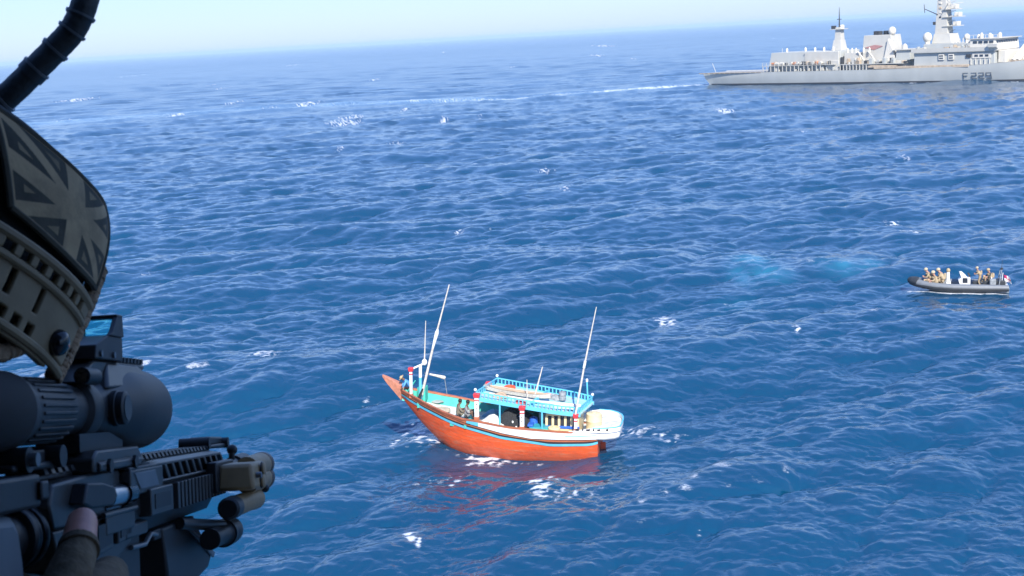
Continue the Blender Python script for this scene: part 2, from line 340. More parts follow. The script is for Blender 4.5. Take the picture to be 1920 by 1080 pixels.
def person(M, pose, ms, label, group=None, scale=1.0, facing=0.0, hat=None, hair=None, vest=None):
    """small figure; ms = (skin, shirt, trousers); pose gives joint points in metres about the ground point, facing +x"""
    J = dict(pelvis=((0, 0, .92), .14), waist=((0, 0, 1.08), (.13, .15)), chest=((0, 0, 1.32), (.14, .18)), neck=((0, 0, 1.5), .06), head0=((.02, 0, 1.6), .085), head1=((.02, 0, 1.70), .085),
             ls=((0, .2, 1.42), .075), le=((.02, .26, 1.14), .055), lw=((.1, .24, .9), .04), lh=((.14, .23, .82), .045), rs=((0, -.2, 1.42), .075), re=((.02, -.26, 1.14), .055), rw=((.1, -.24, .9), .04), rh=((.14, -.23, .82), .045),
             lhip=((0, .1, .86), .1), lk=((.02, .11, .48), .075), la=((-.02, .11, .1), .055), lt=((.14, .12, .04), .05), rhip=((0, -.1, .86), .1), rk=((.02, -.11, .48), .075), ra=((-.02, -.11, .1), .055), rt=((.14, -.12, .04), .05))
    for k, v in pose.items(): J[k] = (v, J[k][1])
    E = [('pelvis', 'waist'), ('waist', 'chest'), ('chest', 'neck'), ('neck', 'head0'), ('head0', 'head1')]
    for s in 'lr': E += [('chest', s + 's'), (s + 's', s + 'e'), (s + 'e', s + 'w'), (s + 'w', s + 'h'), ('pelvis', s + 'hip'), (s + 'hip', s + 'k'), (s + 'k', s + 'a'), (s + 'a', s + 't')]
    P = {k: Vector(v[0]) for k, v in J.items()}
    grp = {'head0': 0, 'head1': 0, 'neck': 0, 'lh': 0, 'rh': 0, 'lw': 0, 'rw': 0, 'lhip': 2, 'rhip': 2, 'lk': 2, 'rk': 2, 'la': 2, 'ra': 2, 'lt': 2, 'rt': 2, 'pelvis': 2}
    def pick(c):
        k = min(P, key=lambda q: (P[q] - c).length); return grp.get(k, 1)
    me = skin_mesh(J, E, 'pelvis', ms, pick, 1)
    o = bpy.data.objects.new('person', me); COL.objects.link(o); o.matrix_world = M @ Matrix.Rotation(facing, 4, 'Z') @ Matrix.Scale(scale, 4)
    tag(o, label, 'person', group)
    hd = P['head1']; ax = (P['head1'] - P['head0']).normalized()
    fx = Vector((1, 0, 0)); fx = (fx - ax * fx.dot(ax)).normalized(); HM = frame(hd, fx, ax.cross(fx), ax)
    b = MB().tube([(.075, 0, -.05), (.10, 0, -.075), (.085, 0, -.085)], [.008, .016, .006], 6); b.ball((.082, .032, -.03), .012, 6); b.ball((.082, -.032, -.03), .012, 6); b.box(.07, .09, -.025, .025, -.118, -.108)
    b.xf(HM).build('face', ms[0], o)
    if hair: MB().ball((-.012, 0, .0), .105, 10, (1, .92, 1.02)).xf(HM).build('hair', hair, o)
    if hat == 'helmet':
        MB().lathe([(-.035, .125), (-.03, .128), (.03, .122), (.08, .09), (.105, .04), (.11, .001)], (0, 0, 0), (0, 0, 1), 14).xf(HM).build('helmet', vest[1], o)
    elif hat:
        MB().lathe([(.02, .2), (.03, .2), (.035, .11), (.09, .1), (.115, .05), (.12, .001)], (0, 0, 0), (0, 0, 1), 14).xf(HM).build('hat', hat, o)
    if vest:
        v = MB(); c = P['chest']; d = (P['chest'] - P['waist']).normalized()
        v.loft([[c + d * t + Vector((math.cos(a) * .17 * s, math.sin(a) * .21 * s, 0)) for a in [2 * math.pi * i / 12 for i in range(12)]] for t, s in ((-.26, .9), (-.22, 1), (.05, 1.02), (.1, .8))])
        v.build('vest', vest[0], o)
        MB().box(-.29, -.16, -.13, .13, -.2, .1).xf(Matrix.Translation(c)).build('backpack', vest[0], o, bev=.02)
    return o
SIT = dict(pelvis=(0, 0, .14), waist=(.0, 0, .3), chest=(.05, 0, .52), neck=(.09, 0, .69), head0=(.13, 0, .77), head1=(.15, 0, .87), ls=(.05, .2, .61), le=(.18, .26, .4), lw=(.36, .2, .42), lh=(.44, .17, .44), rs=(.05, -.2, .61), re=(.18, -.26, .4), rw=(.36, -.2, .42), rh=(.44, -.17, .44),
           lhip=(.04, .1, .13), lk=(.38, .17, .42), la=(.42, .15, .09), lt=(.55, .15, .05), rhip=(.04, -.1, .13), rk=(.38, -.17, .42), ra=(.42, -.15, .09), rt=(.55, -.15, .05))
BENT = dict(pelvis=(-.1, 0, .85), waist=(0, 0, 1.0), chest=(.2, 0, 1.16), neck=(.34, 0, 1.27), head0=(.41, 0, 1.31), head1=(.48, 0, 1.37), ls=(.24, .2, 1.2), le=(.36, .24, .95), lw=(.5, .18, .78), lh=(.56, .16, .72), rs=(.24, -.2, 1.2), re=(.36, -.24, .95), rw=(.5, -.18, .78), rh=(.56, -.16, .72), lhip=(-.1, .1, .8), lk=(-.02, .12, .46), rhip=(-.1, -.1, .8), rk=(.02, -.12, .46))
KNEEL = dict(SIT, pelvis=(0, 0, .36), waist=(.04, 0, .52), chest=(.14, 0, .72), neck=(.22, 0, .88), head0=(.28, 0, .95), head1=(.31, 0, 1.04), ls=(.15, .2, .8), le=(.26, .25, .58), lw=(.42, .16, .58), lh=(.5, .12, .6), rs=(.15, -.2, .8), re=(.26, -.25, .58), rw=(.42, -.16, .58), rh=(.5, -.12, .6), lhip=(.04, .1, .34), rhip=(.04, -.1, .34), lk=(.42, .14, .42), rk=(.3, -.14, .1), ra=(-.12, -.14, .09), rt=(-.2, -.14, .07))
DRIVE = dict(le=(.2, .26, 1.16), lw=(.42, .2, 1.1), lh=(.5, .18, 1.1), re=(.2, -.26, 1.16), rw=(.42, -.2, 1.1), rh=(.5, -.18, 1.1), head0=(.05, 0, 1.6), head1=(.06, 0, 1.7), lk=(.08, .12, .48), rk=(.05, -.12, .47))

LEAN = dict(DRIVE, waist=(.05, 0, 1.06), chest=(.14, 0, 1.26), neck=(.2, 0, 1.42), head0=(.24, 0, 1.51), head1=(.26, 0, 1.61), ls=(.15, .2, 1.34), rs=(.15, -.2, 1.34), lk=(.14, .12, .46), rk=(.12, -.12, .45), pelvis=(-.05, 0, .88))
# ================================================================ DHOW
M_ORANGE = mat('hull_orange_paint', (.76, .10, .02), .5, var=.16, scale=1.3, dirt=(.58, .20, .10), dscale=2.2, dth=.52, stretch=(.35, 1, 4), bump=.25, bscale=5)
def plank_wear(m):
    # plank seams along the side and a weed-stained band at the waterline
    n = m.node_tree.nodes; l = m.node_tree.links; b = n['Principled BSDF']; src = b.inputs['Base Color'].links[0].from_socket
    tc = n.new('ShaderNodeTexCoord'); sx = n.new('ShaderNodeSeparateXYZ'); l.new(tc.outputs['Object'], sx.inputs[0])
    def mt(op, a, c=None):
        q = n.new('ShaderNodeMath'); q.operation = op
        for i, v in enumerate((a, c)):
            if v is None: continue
            if isinstance(v, (int, float)): q.inputs[i].default_value = v
            else: l.new(v, q.inputs[i])
        return q.outputs[0]
    # seams follow the sheer: height measured from a gentle curve along the hull
    zc = mt('SUBTRACT', sx.outputs[2], mt('MULTIPLY', mt('POWER', mt('MAXIMUM', mt('SUBTRACT', sx.outputs[0], 2.0), 0.0), 2.0), .021))
    fr = mt('FRACT', mt('DIVIDE', zc, .21)); seam = mt('LESS_THAN', fr, .10)
    nz = n.new('ShaderNodeTexNoise'); nz.inputs['Scale'].default_value = 2.2; nz.inputs['Detail'].default_value = 7; l.new(tc.outputs['Object'], nz.inputs['Vector'])
    band = n.new('ShaderNodeMapRange'); band.inputs[1].default_value = .42; band.inputs[2].default_value = -.12; l.new(mt('ADD', sx.outputs[2], mt('MULTIPLY', mt('SUBTRACT', nz.outputs['Fac'], .5), .9)), band.inputs[0])
    m1 = n.new('ShaderNodeMixRGB'); m1.inputs[2].default_value = (.34, .06, .025, 1); l.new(mt('MULTIPLY', seam, .42), m1.inputs[0]); l.new(src, m1.inputs[1])
    m2 = n.new('ShaderNodeMixRGB'); m2.inputs[2].default_value = (.40, .085, .04, 1); l.new(mt('MULTIPLY', band.outputs[0], .6), m2.inputs[0]); l.new(m1.outputs[0], m2.inputs[1])
    l.new(m2.outputs[0], b.inputs['Base Color'])
plank_wear(M_ORANGE)
M_RUST = mat('strake_brown_orange', (.42, .13, .06), .6, var=.3, scale=3, stretch=(.4, 2, 3))
M_CYAN = mat('trim_cyan', (.12, .50, .66), .5, var=.12, scale=3); M_DARK = mat('trim_black', (.03, .025, .03), .7)
M_WHITE = mat('dhow_white_paint', (.80, .80, .77), .5, var=.05, scale=3, dirt=(.6, .54, .46), dscale=2.2, dth=.6)
M_GREEN = mat('bulwark_green', (.06, .46, .36), .55, var=.18, scale=2.5, dirt=(.3, .45, .4), dscale=3, dth=.62); M_DECK = mat('deck_pale', (.66, .66, .58), .8, var=.25, scale=4, dirt=(.42, .38, .32), dscale=3, dth=.56)
M_RED = mat('post_red', (.62, .04, .05), .5); M_YEL = mat('cream_paint', (.72, .58, .33), .6, var=.08, scale=4, dirt=(.5, .38, .22), dscale=3, dth=.62)
M_WOOD = mat('weathered_wood', (.42, .30, .20), .75, var=.3, scale=8, stretch=(.3, 3, 3)); M_BLUE = mat('bright_blue', (.03, .13, .55), .5); M_GLASSD = mat('dark_window', (.03, .035, .045), .15)
M_NET = mat('black_net', (.025, .027, .03), .95, var=.5, scale=20, bump=.8, bscale=18); M_TARP = mat('pale_tarp', (.72, .72, .68), .7, var=.1, bump=.5, bscale=5); M_POLE = mat('pale_pole', (.62, .56, .48), .6, var=.2, scale=10)
M_GREY = mat('grey_gear', (.25, .27, .28), .7, var=.3, scale=9); M_TEAL = mat('canopy_deck_blue', (.32, .58, .66), .7, var=.2, scale=4, dirt=(.5, .42, .3), dscale=3, dth=.5)
XS_B = [-1.2, -.1, 2, 5, 7, 8.2, 9.5, 10.5, 11.4]; BS_ = [1.45, 1.62, 1.88, 1.95, 1.82, 1.55, 1.02, .5, .07]
def gb(x): return lerp(x, XS_B, BS_)                                                   # half breadth at the rail
def strz(x): return lerp(x, [-.2, .3, 2.45, 5.1, 7.7, 10.3, 11.4], [.74, .60, .55, .85, 1.40, 2.12, 2.55])    # cyan stripe
def whb(x): return lerp(x, [-1.1, .7, 3.45, 5, 7.3, 8.85, 11.2, 11.5], [.95, .88, .88, 1.12, 1.58, 1.97, 2.60, 2.70])  # foot of the white bulwark / wooden rail
def top(x): return lerp(x, [-1.2, -.4, 1.45, 4.45, 6.5, 7.3, 8.85, 11.2, 11.5], [1.30, 1.28, 1.26, 1.40, 1.66, 1.72, 2.10, 2.76, 2.86])
def keel(x): return lerp(x, [-.1, 7.2, 8.2, 9.0, 9.6, 10.1, 11.2, 11.5], [-.8, -.8, -.5, .08, .62, 1.13, 2.42, 2.66])
def hw(x, z):
    k = keel(x); t = min(1.15, max(0, (z - k) / (top(x) - k))); e = lerp(x, [0, 5, 8, 10.5], [.20, .22, .42, .7]); return gb(x) * t ** e
def dhow():
    root = empty('fishing_dhow', DHOW_M, label='orange wooden fishing dhow with white stern and railed blue canopy', cat='boat')
    xs = list(np.linspace(-.1, 11.45, 47))
    b = MB()
    rings = []
    for x in xs:
        zs = [keel(x) + (strz(x) - keel(x)) * q for q in np.linspace(0, 1, 9)]
        rings.append([(x, hw(x, z), z) for z in zs[::-1]] + [(x, -hw(x, z), z) for z in zs[1:]])
    b.loft(rings, False)
    n = len(rings[0]); b.f.append(tuple(range(n))); b.m.append(0)
    hull = b.build('hull', M_ORANGE, root)
    def band(name, m, z0, z1, x0, x1, off, sides=(1, -1), th=.05, par=root, lab=None):
        q = MB()
        for s in sides:
            rr = []
            for x in np.linspace(x0, x1, 40):
                a, c = z0(x), z1(x)
                rr.append([(x, s * (hw(x, a) + off), a), (x, s * (hw(x, c) + off), c), (x, s * (hw(x, c) + off - th), c), (x, s * (hw(x, a) + off - th), a)])
            q.loft(rr)
        return q.build(name, m, par, smooth=60)
    band('stripe', M_CYAN, lambda x: strz(x) - .055, lambda x: strz(x) + .06, -.12, 11.3, .035)
    band('recess', M_DARK, lambda x: strz(x) + .06, lambda x: strz(x) + .06 + (whb(x) - strz(x)) * .36, -.1, 11.3, .0)
    band('strake', M_RUST, lambda x: strz(x) + .06 + (whb(x) - strz(x)) * .36, lambda x: whb(x) - .05, -.1, 11.3, .03)
    band('seam', M_DARK, lambda x: whb(x) - .05, lambda x: whb(x), -.1, 11.35, -.01)
    band('bulwark', M_WHITE, whb, lambda x: top(x) - .03, -.05, 6.75, .05, th=.09)
    band('fore_bulwark', M_RUST, whb, lambda x: top(x) - .03, 6.75, 11.4, .02, th=.09)
    band('blue_panel', M_CYAN, lambda x: whb(x) + .03, lambda x: top(x) - .04, 6.3, 6.95, .075, th=.04, sides=(1,))
    band('rail_cap', M_RUST, lambda x: top(x) - .03, lambda x: top(x) + .04, 1.2, 11.45, .06, th=.17)
    band('rub_line', M_CYAN, lambda x: whb(x) + .19, lambda x: whb(x) + .22, -.05, 1.6, .065, th=.03, sides=(1,))
    band('inner_lining', M_GREEN, lambda x: top(x) - .62, lambda x: top(x) - .035, 1.6, 11.1, -.05, th=.03)
    d = MB(); rr = []
    for x in np.linspace(-.05, 11.0, 36): rr.append([(x, hw(x, top(x) - .5) - .06, top(x) - .5), (x, -hw(x, top(x) - .5) + .06, top(x) - .5)])
    d.loft(rr, False); d.build('deck', M_DECK, root)
    # deck beams across the fore well, painted green
    for x in (9.9, 7.05):
        MB().box(x - .07, x + .07, -hw(x, top(x)) + .08, hw(x, top(x)) - .08, top(x) - .5, top(x) - .18).build('thwart', M_GREEN, root, bev=.015)
    # rounded counter stern with raised boards
    OUT = [(x * 1.34 if x < 0 else x, y) for x, y in [(.1, 1.66), (-.4, 1.60), (-.8, 1.36), (-.96, 1.12), (-.99, .6), (-1.0, 0), (-.97, -.5), (-.88, -.95), (-.7, -1.3), (-.4, -1.60), (.1, -1.66)]]
    c = MB(); c.loft([[(x * k + .05, y * k, z) for x, y in OUT] for k, z in ((.9, .83), (.97, .9), (1, 1.0), (1, 1.32))]); c.build('counter', M_WHITE, root, bev=.02)
    MB().prism([(x * .93, y * .96) for x, y in OUT], 1.322, 1.335, 2).build('stern_deck', M_DECK, root)
    def wall(pts, z0, z1, th=.05):
        q = MB(); q.loft([[(x, y, z0(x)), (x, y, z1(x)), (x * 1.0 + nx * th, y + ny * th, z1(x)), (x + nx * th, y + ny * th, z0(x))] for x, y, nx, ny in pts]); return q
    L_ = [(1.45, 1.76)] + [(x + .05, y + .05 * (1 if y > 0 else -1) * (abs(y) > .3)) for x, y in OUT] + [(1.45, -1.76)]
    pts = []
    for i, (x, y) in enumerate(L_):
        t = Vector((L_[min(i + 1, len(L_) - 1)][0] - L_[max(i - 1, 0)][0], L_[min(i + 1, len(L_) - 1)][1] - L_[max(i - 1, 0)][1])).normalized(); pts.append((x, y, t.y, -t.x))
    nb = wall(pts, lambda x: 1.27, lambda x: lerp(x, [-1.3, -.3, 1.1, 1.45], [1.50, 1.50, 1.52, 1.30])).build('name_board', M_WHITE, root, bev=.008)
    wall(pts[1:-1], lambda x: lerp(x, [-1.3, -.3, 1.1, 1.45], [1.50, 1.50, 1.52, 1.30]), lambda x: lerp(x, [-1.3, -.3, 1.1, 1.45], [1.53, 1.53, 1.55, 1.33]), .07).build('stern_cap', M_CYAN, root)
    for i, (x, w_) in enumerate(((.95, .18), (.66, .07), (.38, .2), (.09, .08), (-.18, .16), (-.42, .07), (-.62, .12))):
        y = lerp(x, [-.9, .15, 1.45], [1.605, 1.767, 1.82]); g = MB(); g.prism([(x - w_ / 2, 1.37 + (i % 2) * .01), (x + w_ / 2, 1.375), (x + w_ / 2, 1.47 - (i % 3) * .01), (x - w_ / 2 + .04, 1.46), (x - w_ / 2 + .04, 1.485), (x - w_ / 2, 1.485)], y - .01, y + .02); g.build('letter', M_DARK, nb, smooth=0)
    MB().box(-.4, -.12, -.05, .05, -.9, .3).build('rudder', M_ORANGE, root, bev=.02)
    # stem head: a long wooden beak
    q = MB(); q.loft([[(x, -w_, za), (x, w_, za), (x, w_ * 1.3, zb), (x, -w_ * 1.3, zb)] for x, w_, za, zb in ((11.0, .26, 2.15, 2.9), (11.45, .15, 2.56, 3.12), (11.9, .10, 3.02, 3.32), (12.12, .05, 3.29, 3.40))])
    q.build('stem_head', mat('stem_wood', (.56, .22, .13), .65, var=.25, scale=6), root, bev=.01)
    # banded posts
    def post(x, y, z0, z1, w_=.1, dots=True):
        p = MB().box(x - w_, x + w_, y - w_, y + w_, z0, z1).build('post', M_WHITE, root, bev=.015)
        MB().taper(x - w_ - .04, x + w_ + .04, y - w_ - .04, y + w_ + .04, z1, z1 + .2, -.03, -.03, -.02).build('post_cap', M_RED, p, bev=.02)
        q = MB(); q.box(x - w_ - .01, x + w_ + .01, y - w_ - .01, y + w_ + .01, z1 - .17, z1 - .11); q.build('band', M_RED, p)
        if dots:
            for k in range(2): MB().ball((x, y + w_ + .005, z1 - .34 - .22 * k), .035, 6).build('stud', M_DARK, p)
        MB().box(x - w_ - .02, x + w_ + .02, y - w_ - .02, y + w_ + .02, z0, z0 + .22).build('post_foot', M_RUST, p)
    post(6.42, 1.62, 1.62, 2.82, .11); post(3.93, 1.7, 1.25, 2.28, .11); post(1.06, 1.6, 1.2, 1.95, .08, False); post(10.36, .46, 2.35, 3.74, .075, False)
    post(6.42, -1.62, 1.62, 2.6, .11); post(3.93, -1.7, 1.25, 2.28, .11)
    MB().tube([(9.95, .1, 2.2), (9.93, .1, 3.35)], .085, 8).build('bow_post', M_CYAN, root)
    MB().tube([(9.93, .1, 3.35), (9.92, .1, 3.95)], .088, 8).build('bow_post_top', M_WHITE, root)
    MB().tube([(10.36, .46, 3.84), (9.75, -.05, 4.05)], .05, 8).build('cross_bar', M_WHITE, root)
    MB().ball((9.72, -.05, 4.12), .15, 12, (1, 1, 1.15)).build('lamp', M_WHITE, root)
    MB().tube([(9.95, 0, 2.15), (9.3, 0, 4.6), (8.95, 0, 5.85), (8.25, 0, 8.2)], [.075, .065, .05, .03], 8).build('mast', M_POLE, root)
    MB().tube([(9.25, 0, 4.8), (8.98, 0, 5.7), (8.93, 0, 5.88)], [.055, .11, .05], 8).build('mast_light', M_WHITE, root)
    MB().tube([(9.72, -.05, 4.2), (9.6, 0, 6.3)], [.04, .02], 6).build('whip_aerial', M_POLE, root)
    MB().tube([(10.0, -1.05, 3.3), (9.35, -1.2, 3.14), (8.92, -1.3, 3.03), (8.86, -1.31, 3.0)], [.035, .065, .095, .07], 8).build('boom', M_POLE, root)
    MB().tube([(9.6, 0, 3.75), (10.0, -1.05, 3.31)], .012, 5).build('boom_line', M_GREY, root); MB().tube([(8.9, -1.3, 3.0), (8.8, -1.42, 2.1)], .02, 5).build('boom_prop', M_GREY, root)
    for s in (1, -1):
        MB().tube([(10.7, .3 * s, 2.5), (10.3, .2 * s, 3.1)], .03, 6).build('bitt', M_GREEN, root)
    MB().box(9.72, 10.18, -.75, -.1, 2.0, 2.75).build('bow_locker', M_GREEN, root, bev=.03)
    MB().box(6.85, 7.95, .65, 1.5, top(7.4) - .5, top(7.4) - .24).build('bench', M_GREEN, root, bev=.02)
    # mast amidships and aft
    MB().tube([(1.1, 1.6, 2.0), (.62, 1.6, 4.6), (.0, 1.6, 7.55)], [.06, .05, .022], 8).build('aft_mast', M_POLE, root); MB().tube([(.64, 1.6, 4.5), (.57, 1.6, 4.85)], .07, 8).build('mast_joint', M_WHITE, root)
    MB().tube([(3.6, .1, 2.3), (3.1, 0, 4.1)], [.06, .025], 8).build('roof_aerial', M_POLE, root); MB().tube([(3.85, .6, 2.2), (3.86, .6, 3.55)], [.035, .02], 6).build('roof_pole', M_POLE, root)
    MB().tube([(.7, -1.2, 1.3), (.8, -1.2, 3.1)], .045, 6).build('stern_pole', M_CYAN, root); MB().lathe([(0, .06), (.12, .07), (.16, .03)], (.8, -1.2, 3.1), (0, 0, 1), 8).build('stern_lamp', M_WHITE, root)
    # canopy over the after deck
    SKW = Matrix(((1, .2, 0, -.1), (0, 1, 0, 0), (0, 0, 1, 0), (0, 0, 0, 1)))     # the canopy is set askew, its far side further aft
    def cz(x): return lerp(x, [.75, 6.35], [1.95, 2.68])
    def cw(x): return lerp(x, [.75, 2, 6.35], [1.15, 1.42, 1.48])
    q = MB(); q.loft([[(x, -cw(x), cz(x)), (x, cw(x), cz(x)), (x, cw(x), cz(x) + .09), (x, -cw(x), cz(x) + .09)] for x in np.linspace(.75, 6.35, 12)]); can = q.xf(SKW).build('canopy', M_TEAL, root, bev=.01)
    for s in (1, -1):
        q = MB(); q.loft([[(x, s * (cw(x) + .01), cz(x) - .06), (x, s * (cw(x) + .05), cz(x) - .06), (x, s * (cw(x) + .05), cz(x) + .12), (x, s * (cw(x) + .01), cz(x) + .12)] for x in np.linspace(.73, 6.37, 12)]); q.xf(SKW).build('fascia', M_CYAN, can)
        q = MB(); q.loft([[(x, s * cw(x) - .03, cz(x) + .36), (x, s * cw(x) + .03, cz(x) + .36), (x, s * cw(x) + .03, cz(x) + .41), (x, s * cw(x) - .03, cz(x) + .41)] for x in np.linspace(.78, 6.3, 12)])
        q.xf(SKW).build('handrail', M_CYAN, can)
        for x in np.linspace(.85, 6.25, 27):
            MB().box(x - .025, x + .025, s * cw(x) - .022, s * cw(x) + .022, cz(x) + .09, cz(x) + .36).xf(SKW).build('baluster', M_CYAN, can)
    for x in (.8, 6.3):
        MB().box(x - .03, x + .03, -cw(x) + .03, cw(x) - .03, cz(x) + .36, cz(x) + .41).xf(SKW).build('end_rail', M_CYAN, can)
        for y in np.linspace(-1.0, 1.0, 9): MB().box(x - .022, x + .022, y - .022, y + .022, cz(x) + .09, cz(x) + .36).xf(SKW).build('baluster', M_CYAN, can)
    for x, y in ((6.32, 1.5), (6.32, -1.5), (.8, -1.12), (.8, 1.12)): MB().ball((x, y, cz(x) + .5), .08, 8).xf(SKW).build('finial', M_WHITE, can)
    for y in (.7, -.7): MB().box(3.3, 3.42, y - .5, y + .5, cz(3.36) + .09, cz(3.36) + .3).xf(SKW).build('roof_beam', M_CYAN, can)
    for x in (2.9, 5.2):
        for s in (1, -1): MB().tube([(x, s * 1.45, top(x) - .5), (x, s * 1.45, cz(x))], .05, 6).build('stanchion', M_CYAN, root)
    # wheelhouse with openings
    X0, X1, W, Z0, Z1 = .95, 2.75, 1.05, .76, 2.02
    wh = MB().box(X0, X1, -W, W, Z1 - .16, Z1 - .01).build('wheelhouse_top', M_YEL, root, bev=.01)
    wl = MB(); wl.box(X0, X1, W - .06, W, Z0, 1.32); wl.box(X0, X1, -W, -W + .06, Z0, 1.32); wl.box(X0, X0 + .06, -W, W, Z0, Z1 - .16); wl.box(X1 - .06, X1, -W, W, Z0, 1.3)
    wl.build('wheelhouse_wall', M_YEL, root)
    for s in (1, -1):
        for x in np.linspace(X0, X1 - .1, 6): MB().box(x, x + .13, s * (W - .03) - .04, s * (W - .03) + .04, 1.32, Z1 - .16).build('window_post', M_YEL, root, bev=.008)
        MB().box(X0 + .1, X1 - .1, s * (W - .08) - .01, s * (W - .08) + .01, 1.33, Z1 - .17).build('pane', M_GLASSD, root)
        MB().box(X0 - .02, X1 + .02, s * (W + .02) - .05, s * (W + .02) + .05, 1.24, 1.36).build('window_sill', M_BLUE, root, bev=.01)
    MB().box(1.5, 2.0, W + .001, W + .03, .8, 1.24).build('door_panel', M_YEL, root, bev=.01)
    return root
dhow()
def dm(x, y, z, rz=0): return DHOW_M @ Matrix.Translation((x, y, z)) @ Matrix.Rotation(rz, 4, 'Z')
def cask(x, y, z, r, h, m, name, label, cat, group=None, bands=True):
    e = empty(name, dm(x, y, z), label=label, cat=cat, group=group)
    MB().lathe([(0, r * .9), (.02, r), (h * .3, r), (h * .33, r * 1.04), (h * .36, r), (h * .64, r), (h * .67, r * 1.04), (h * .7, r), (h - .03, r), (h, r * .9)], (0, 0, 0), (0, 0, 1), 18).build('drum', m, e)
    MB().lathe([(0, r * .3), (.05, r * .28)], (0, 0, h - .002), (0, 0, 1), 10).build('lid', m, e)
cask(.2, .5, .78, .42, 1.16, M_YEL, 'water_tank', 'large cream water tank standing at the stern beside the wheelhouse', 'tank')
cask(2.25, 1.42, .78, .33, .62, M_YEL, 'water_drum', 'short cream drum on the side deck in front of the wheelhouse', 'drum')
cask(3.5, .55, .85, .24, .75, M_BLUE, 'plastic_barrel', 'bright blue plastic barrel under the front of the canopy', 'barrel')
cask(3.05, .2, .8, .22, .95, mat('grey_white_plastic', (.5, .55, .52), .5), 'jerry_drum', 'tall grey white drum behind the blue barrel', 'drum')
cask(2.05, -.35, 2.32, .2, .42, M_GREY, 'bucket', 'dark grey bucket standing among gear on the canopy roof', 'bucket')
e = empty('engine_box', dm(3.1, 1.1, .85), label='green engine box with blue end beside the wheelhouse', cat='box')
MB().taper(-.75, .62, -.42, .42, 0, .45, .05, .15, .05).build('casing', M_GREEN, e, bev=.02); MB().box(-.8, -.752, -.4, .4, .05, .4).build('end_panel', M_BLUE, e, bev=.01); MB().box(-.7, .5, -.36, .36, .452, .50).build('lid', mat('lid_teal', (.04, .34, .42), .5), e, bev=.01)
MB().box(.3, .6, -.2, .35, .5, .62).build('cover', M_BLUE, e, bev=.03)
def heap(name, M, sx, sy, sz, m, seed, label, cat, rough=.25):
    g = random.Random(seed); b = MB(); nu, nv = 26, 10; rr = []
    ph = [g.uniform(0, 6.28) for _ in range(8)]
    for j in range(nv + 1):
        t = j / nv * math.pi / 2; ring = []
        for i in range(nu):
            a = 2 * math.pi * i / nu
            k = 1 + rough * (.5 * math.sin(3 * a + ph[0] + 2 * t) + .3 * math.sin(5 * a + ph[1] - 3 * t) + .25 * math.sin(9 * a + ph[2] + 5 * t)) + g.uniform(-.05, .05) * rough * 3
            ring.append((math.cos(a) * math.cos(t) * sx * k, math.sin(a) * math.cos(t) * sy * k, math.sin(t) ** .8 * sz * (1 + rough * .5 * math.sin(2 * a + ph[3]))))
        rr.append(ring)
    b.loft(rr); o = b.build(name, m, None, smooth=80); o.matrix_world = M; return tag(o, label, cat)
heap('tarp_heap', dm(5.55, .95, .98), .85, .6, .72, M_TARP, 3, 'crumpled pale tarpaulin lying against the white bulwark', 'tarpaulin')
heap('net_heap', dm(4.55, .45, .88), .95, 1.0, 1.15, M_NET, 5, 'heaped black fishing net with white floats beside the tarpaulin', 'net', .3)
for i, (x, y, z) in enumerate(((4.55, 1.2, 1.5), (4.2, .9, 1.7), (4.9, .6, 1.75), (4.35, 1.25, 1.25))):
    tag(MB().ball((0, 0, 0), .07, 8).build('net_float', M_WHITE, None), ('white float low on the net heap by the white bulwark', 'white float on the aft slope of the net heap', 'white float on top of the black net heap', 'lowest white float at the foot of the net heap')[i], 'float', 'floats on the net heap').matrix_world = dm(x, y, z)
C_CLO = mat('grey_cloth', (.30, .32, .31), .9, bump=.4, bscale=8)
heap('blue_tarp', dm(6.0, -.9, 1.0), .6, .5, .5, mat('faded_blue_tarp', (.18, .34, .44), .8, bump=.5, bscale=8), 31, 'faded blue tarpaulin by the far rail under the canopy front', 'tarpaulin')
heap('green_net', dm(3.2, -.9, .85), .7, .5, .8, mat('green_net', (.03, .16, .13), .95, var=.4, scale=20, bump=.7, bscale=18), 33, 'heap of green net on the far side behind the drums', 'net')
e = empty('fish_crate', dm(6.25, .9, 1.1), label='wooden fish crate beside the front banded post', cat='crate')
for k in range(4): MB().box(-.3, .3, (-.24, .2, -.24, .2)[k], (-.2, .24, -.2, .24)[k], (0, 0, .16, .16)[k], (.13, .13, .3, .3)[k]).build('slat', M_WOOD, e)
for k in (-1, 1): MB().box(k * .3 - .02, k * .3 + .02, -.24, .24, 0, .32).build('end_board', M_WOOD, e)
MB().box(-.29, .29, -.2, .2, .0, .02).build('base', M_WOOD, e)
heap('rope_coil', dm(8.8, -.2, 1.55), .5, .4, .16, mat('rope_tan', (.45, .38, .28), .9, bump=.6, bscale=30), 8, 'loose tan rope lying on the pale fore deck', 'rope')
heap('cloth_bundle', dm(9.3, -.9, 1.8), .38, .2, .1, C_CLO, 12, 'white cloth bundle by the green locker at the bow', 'cloth')
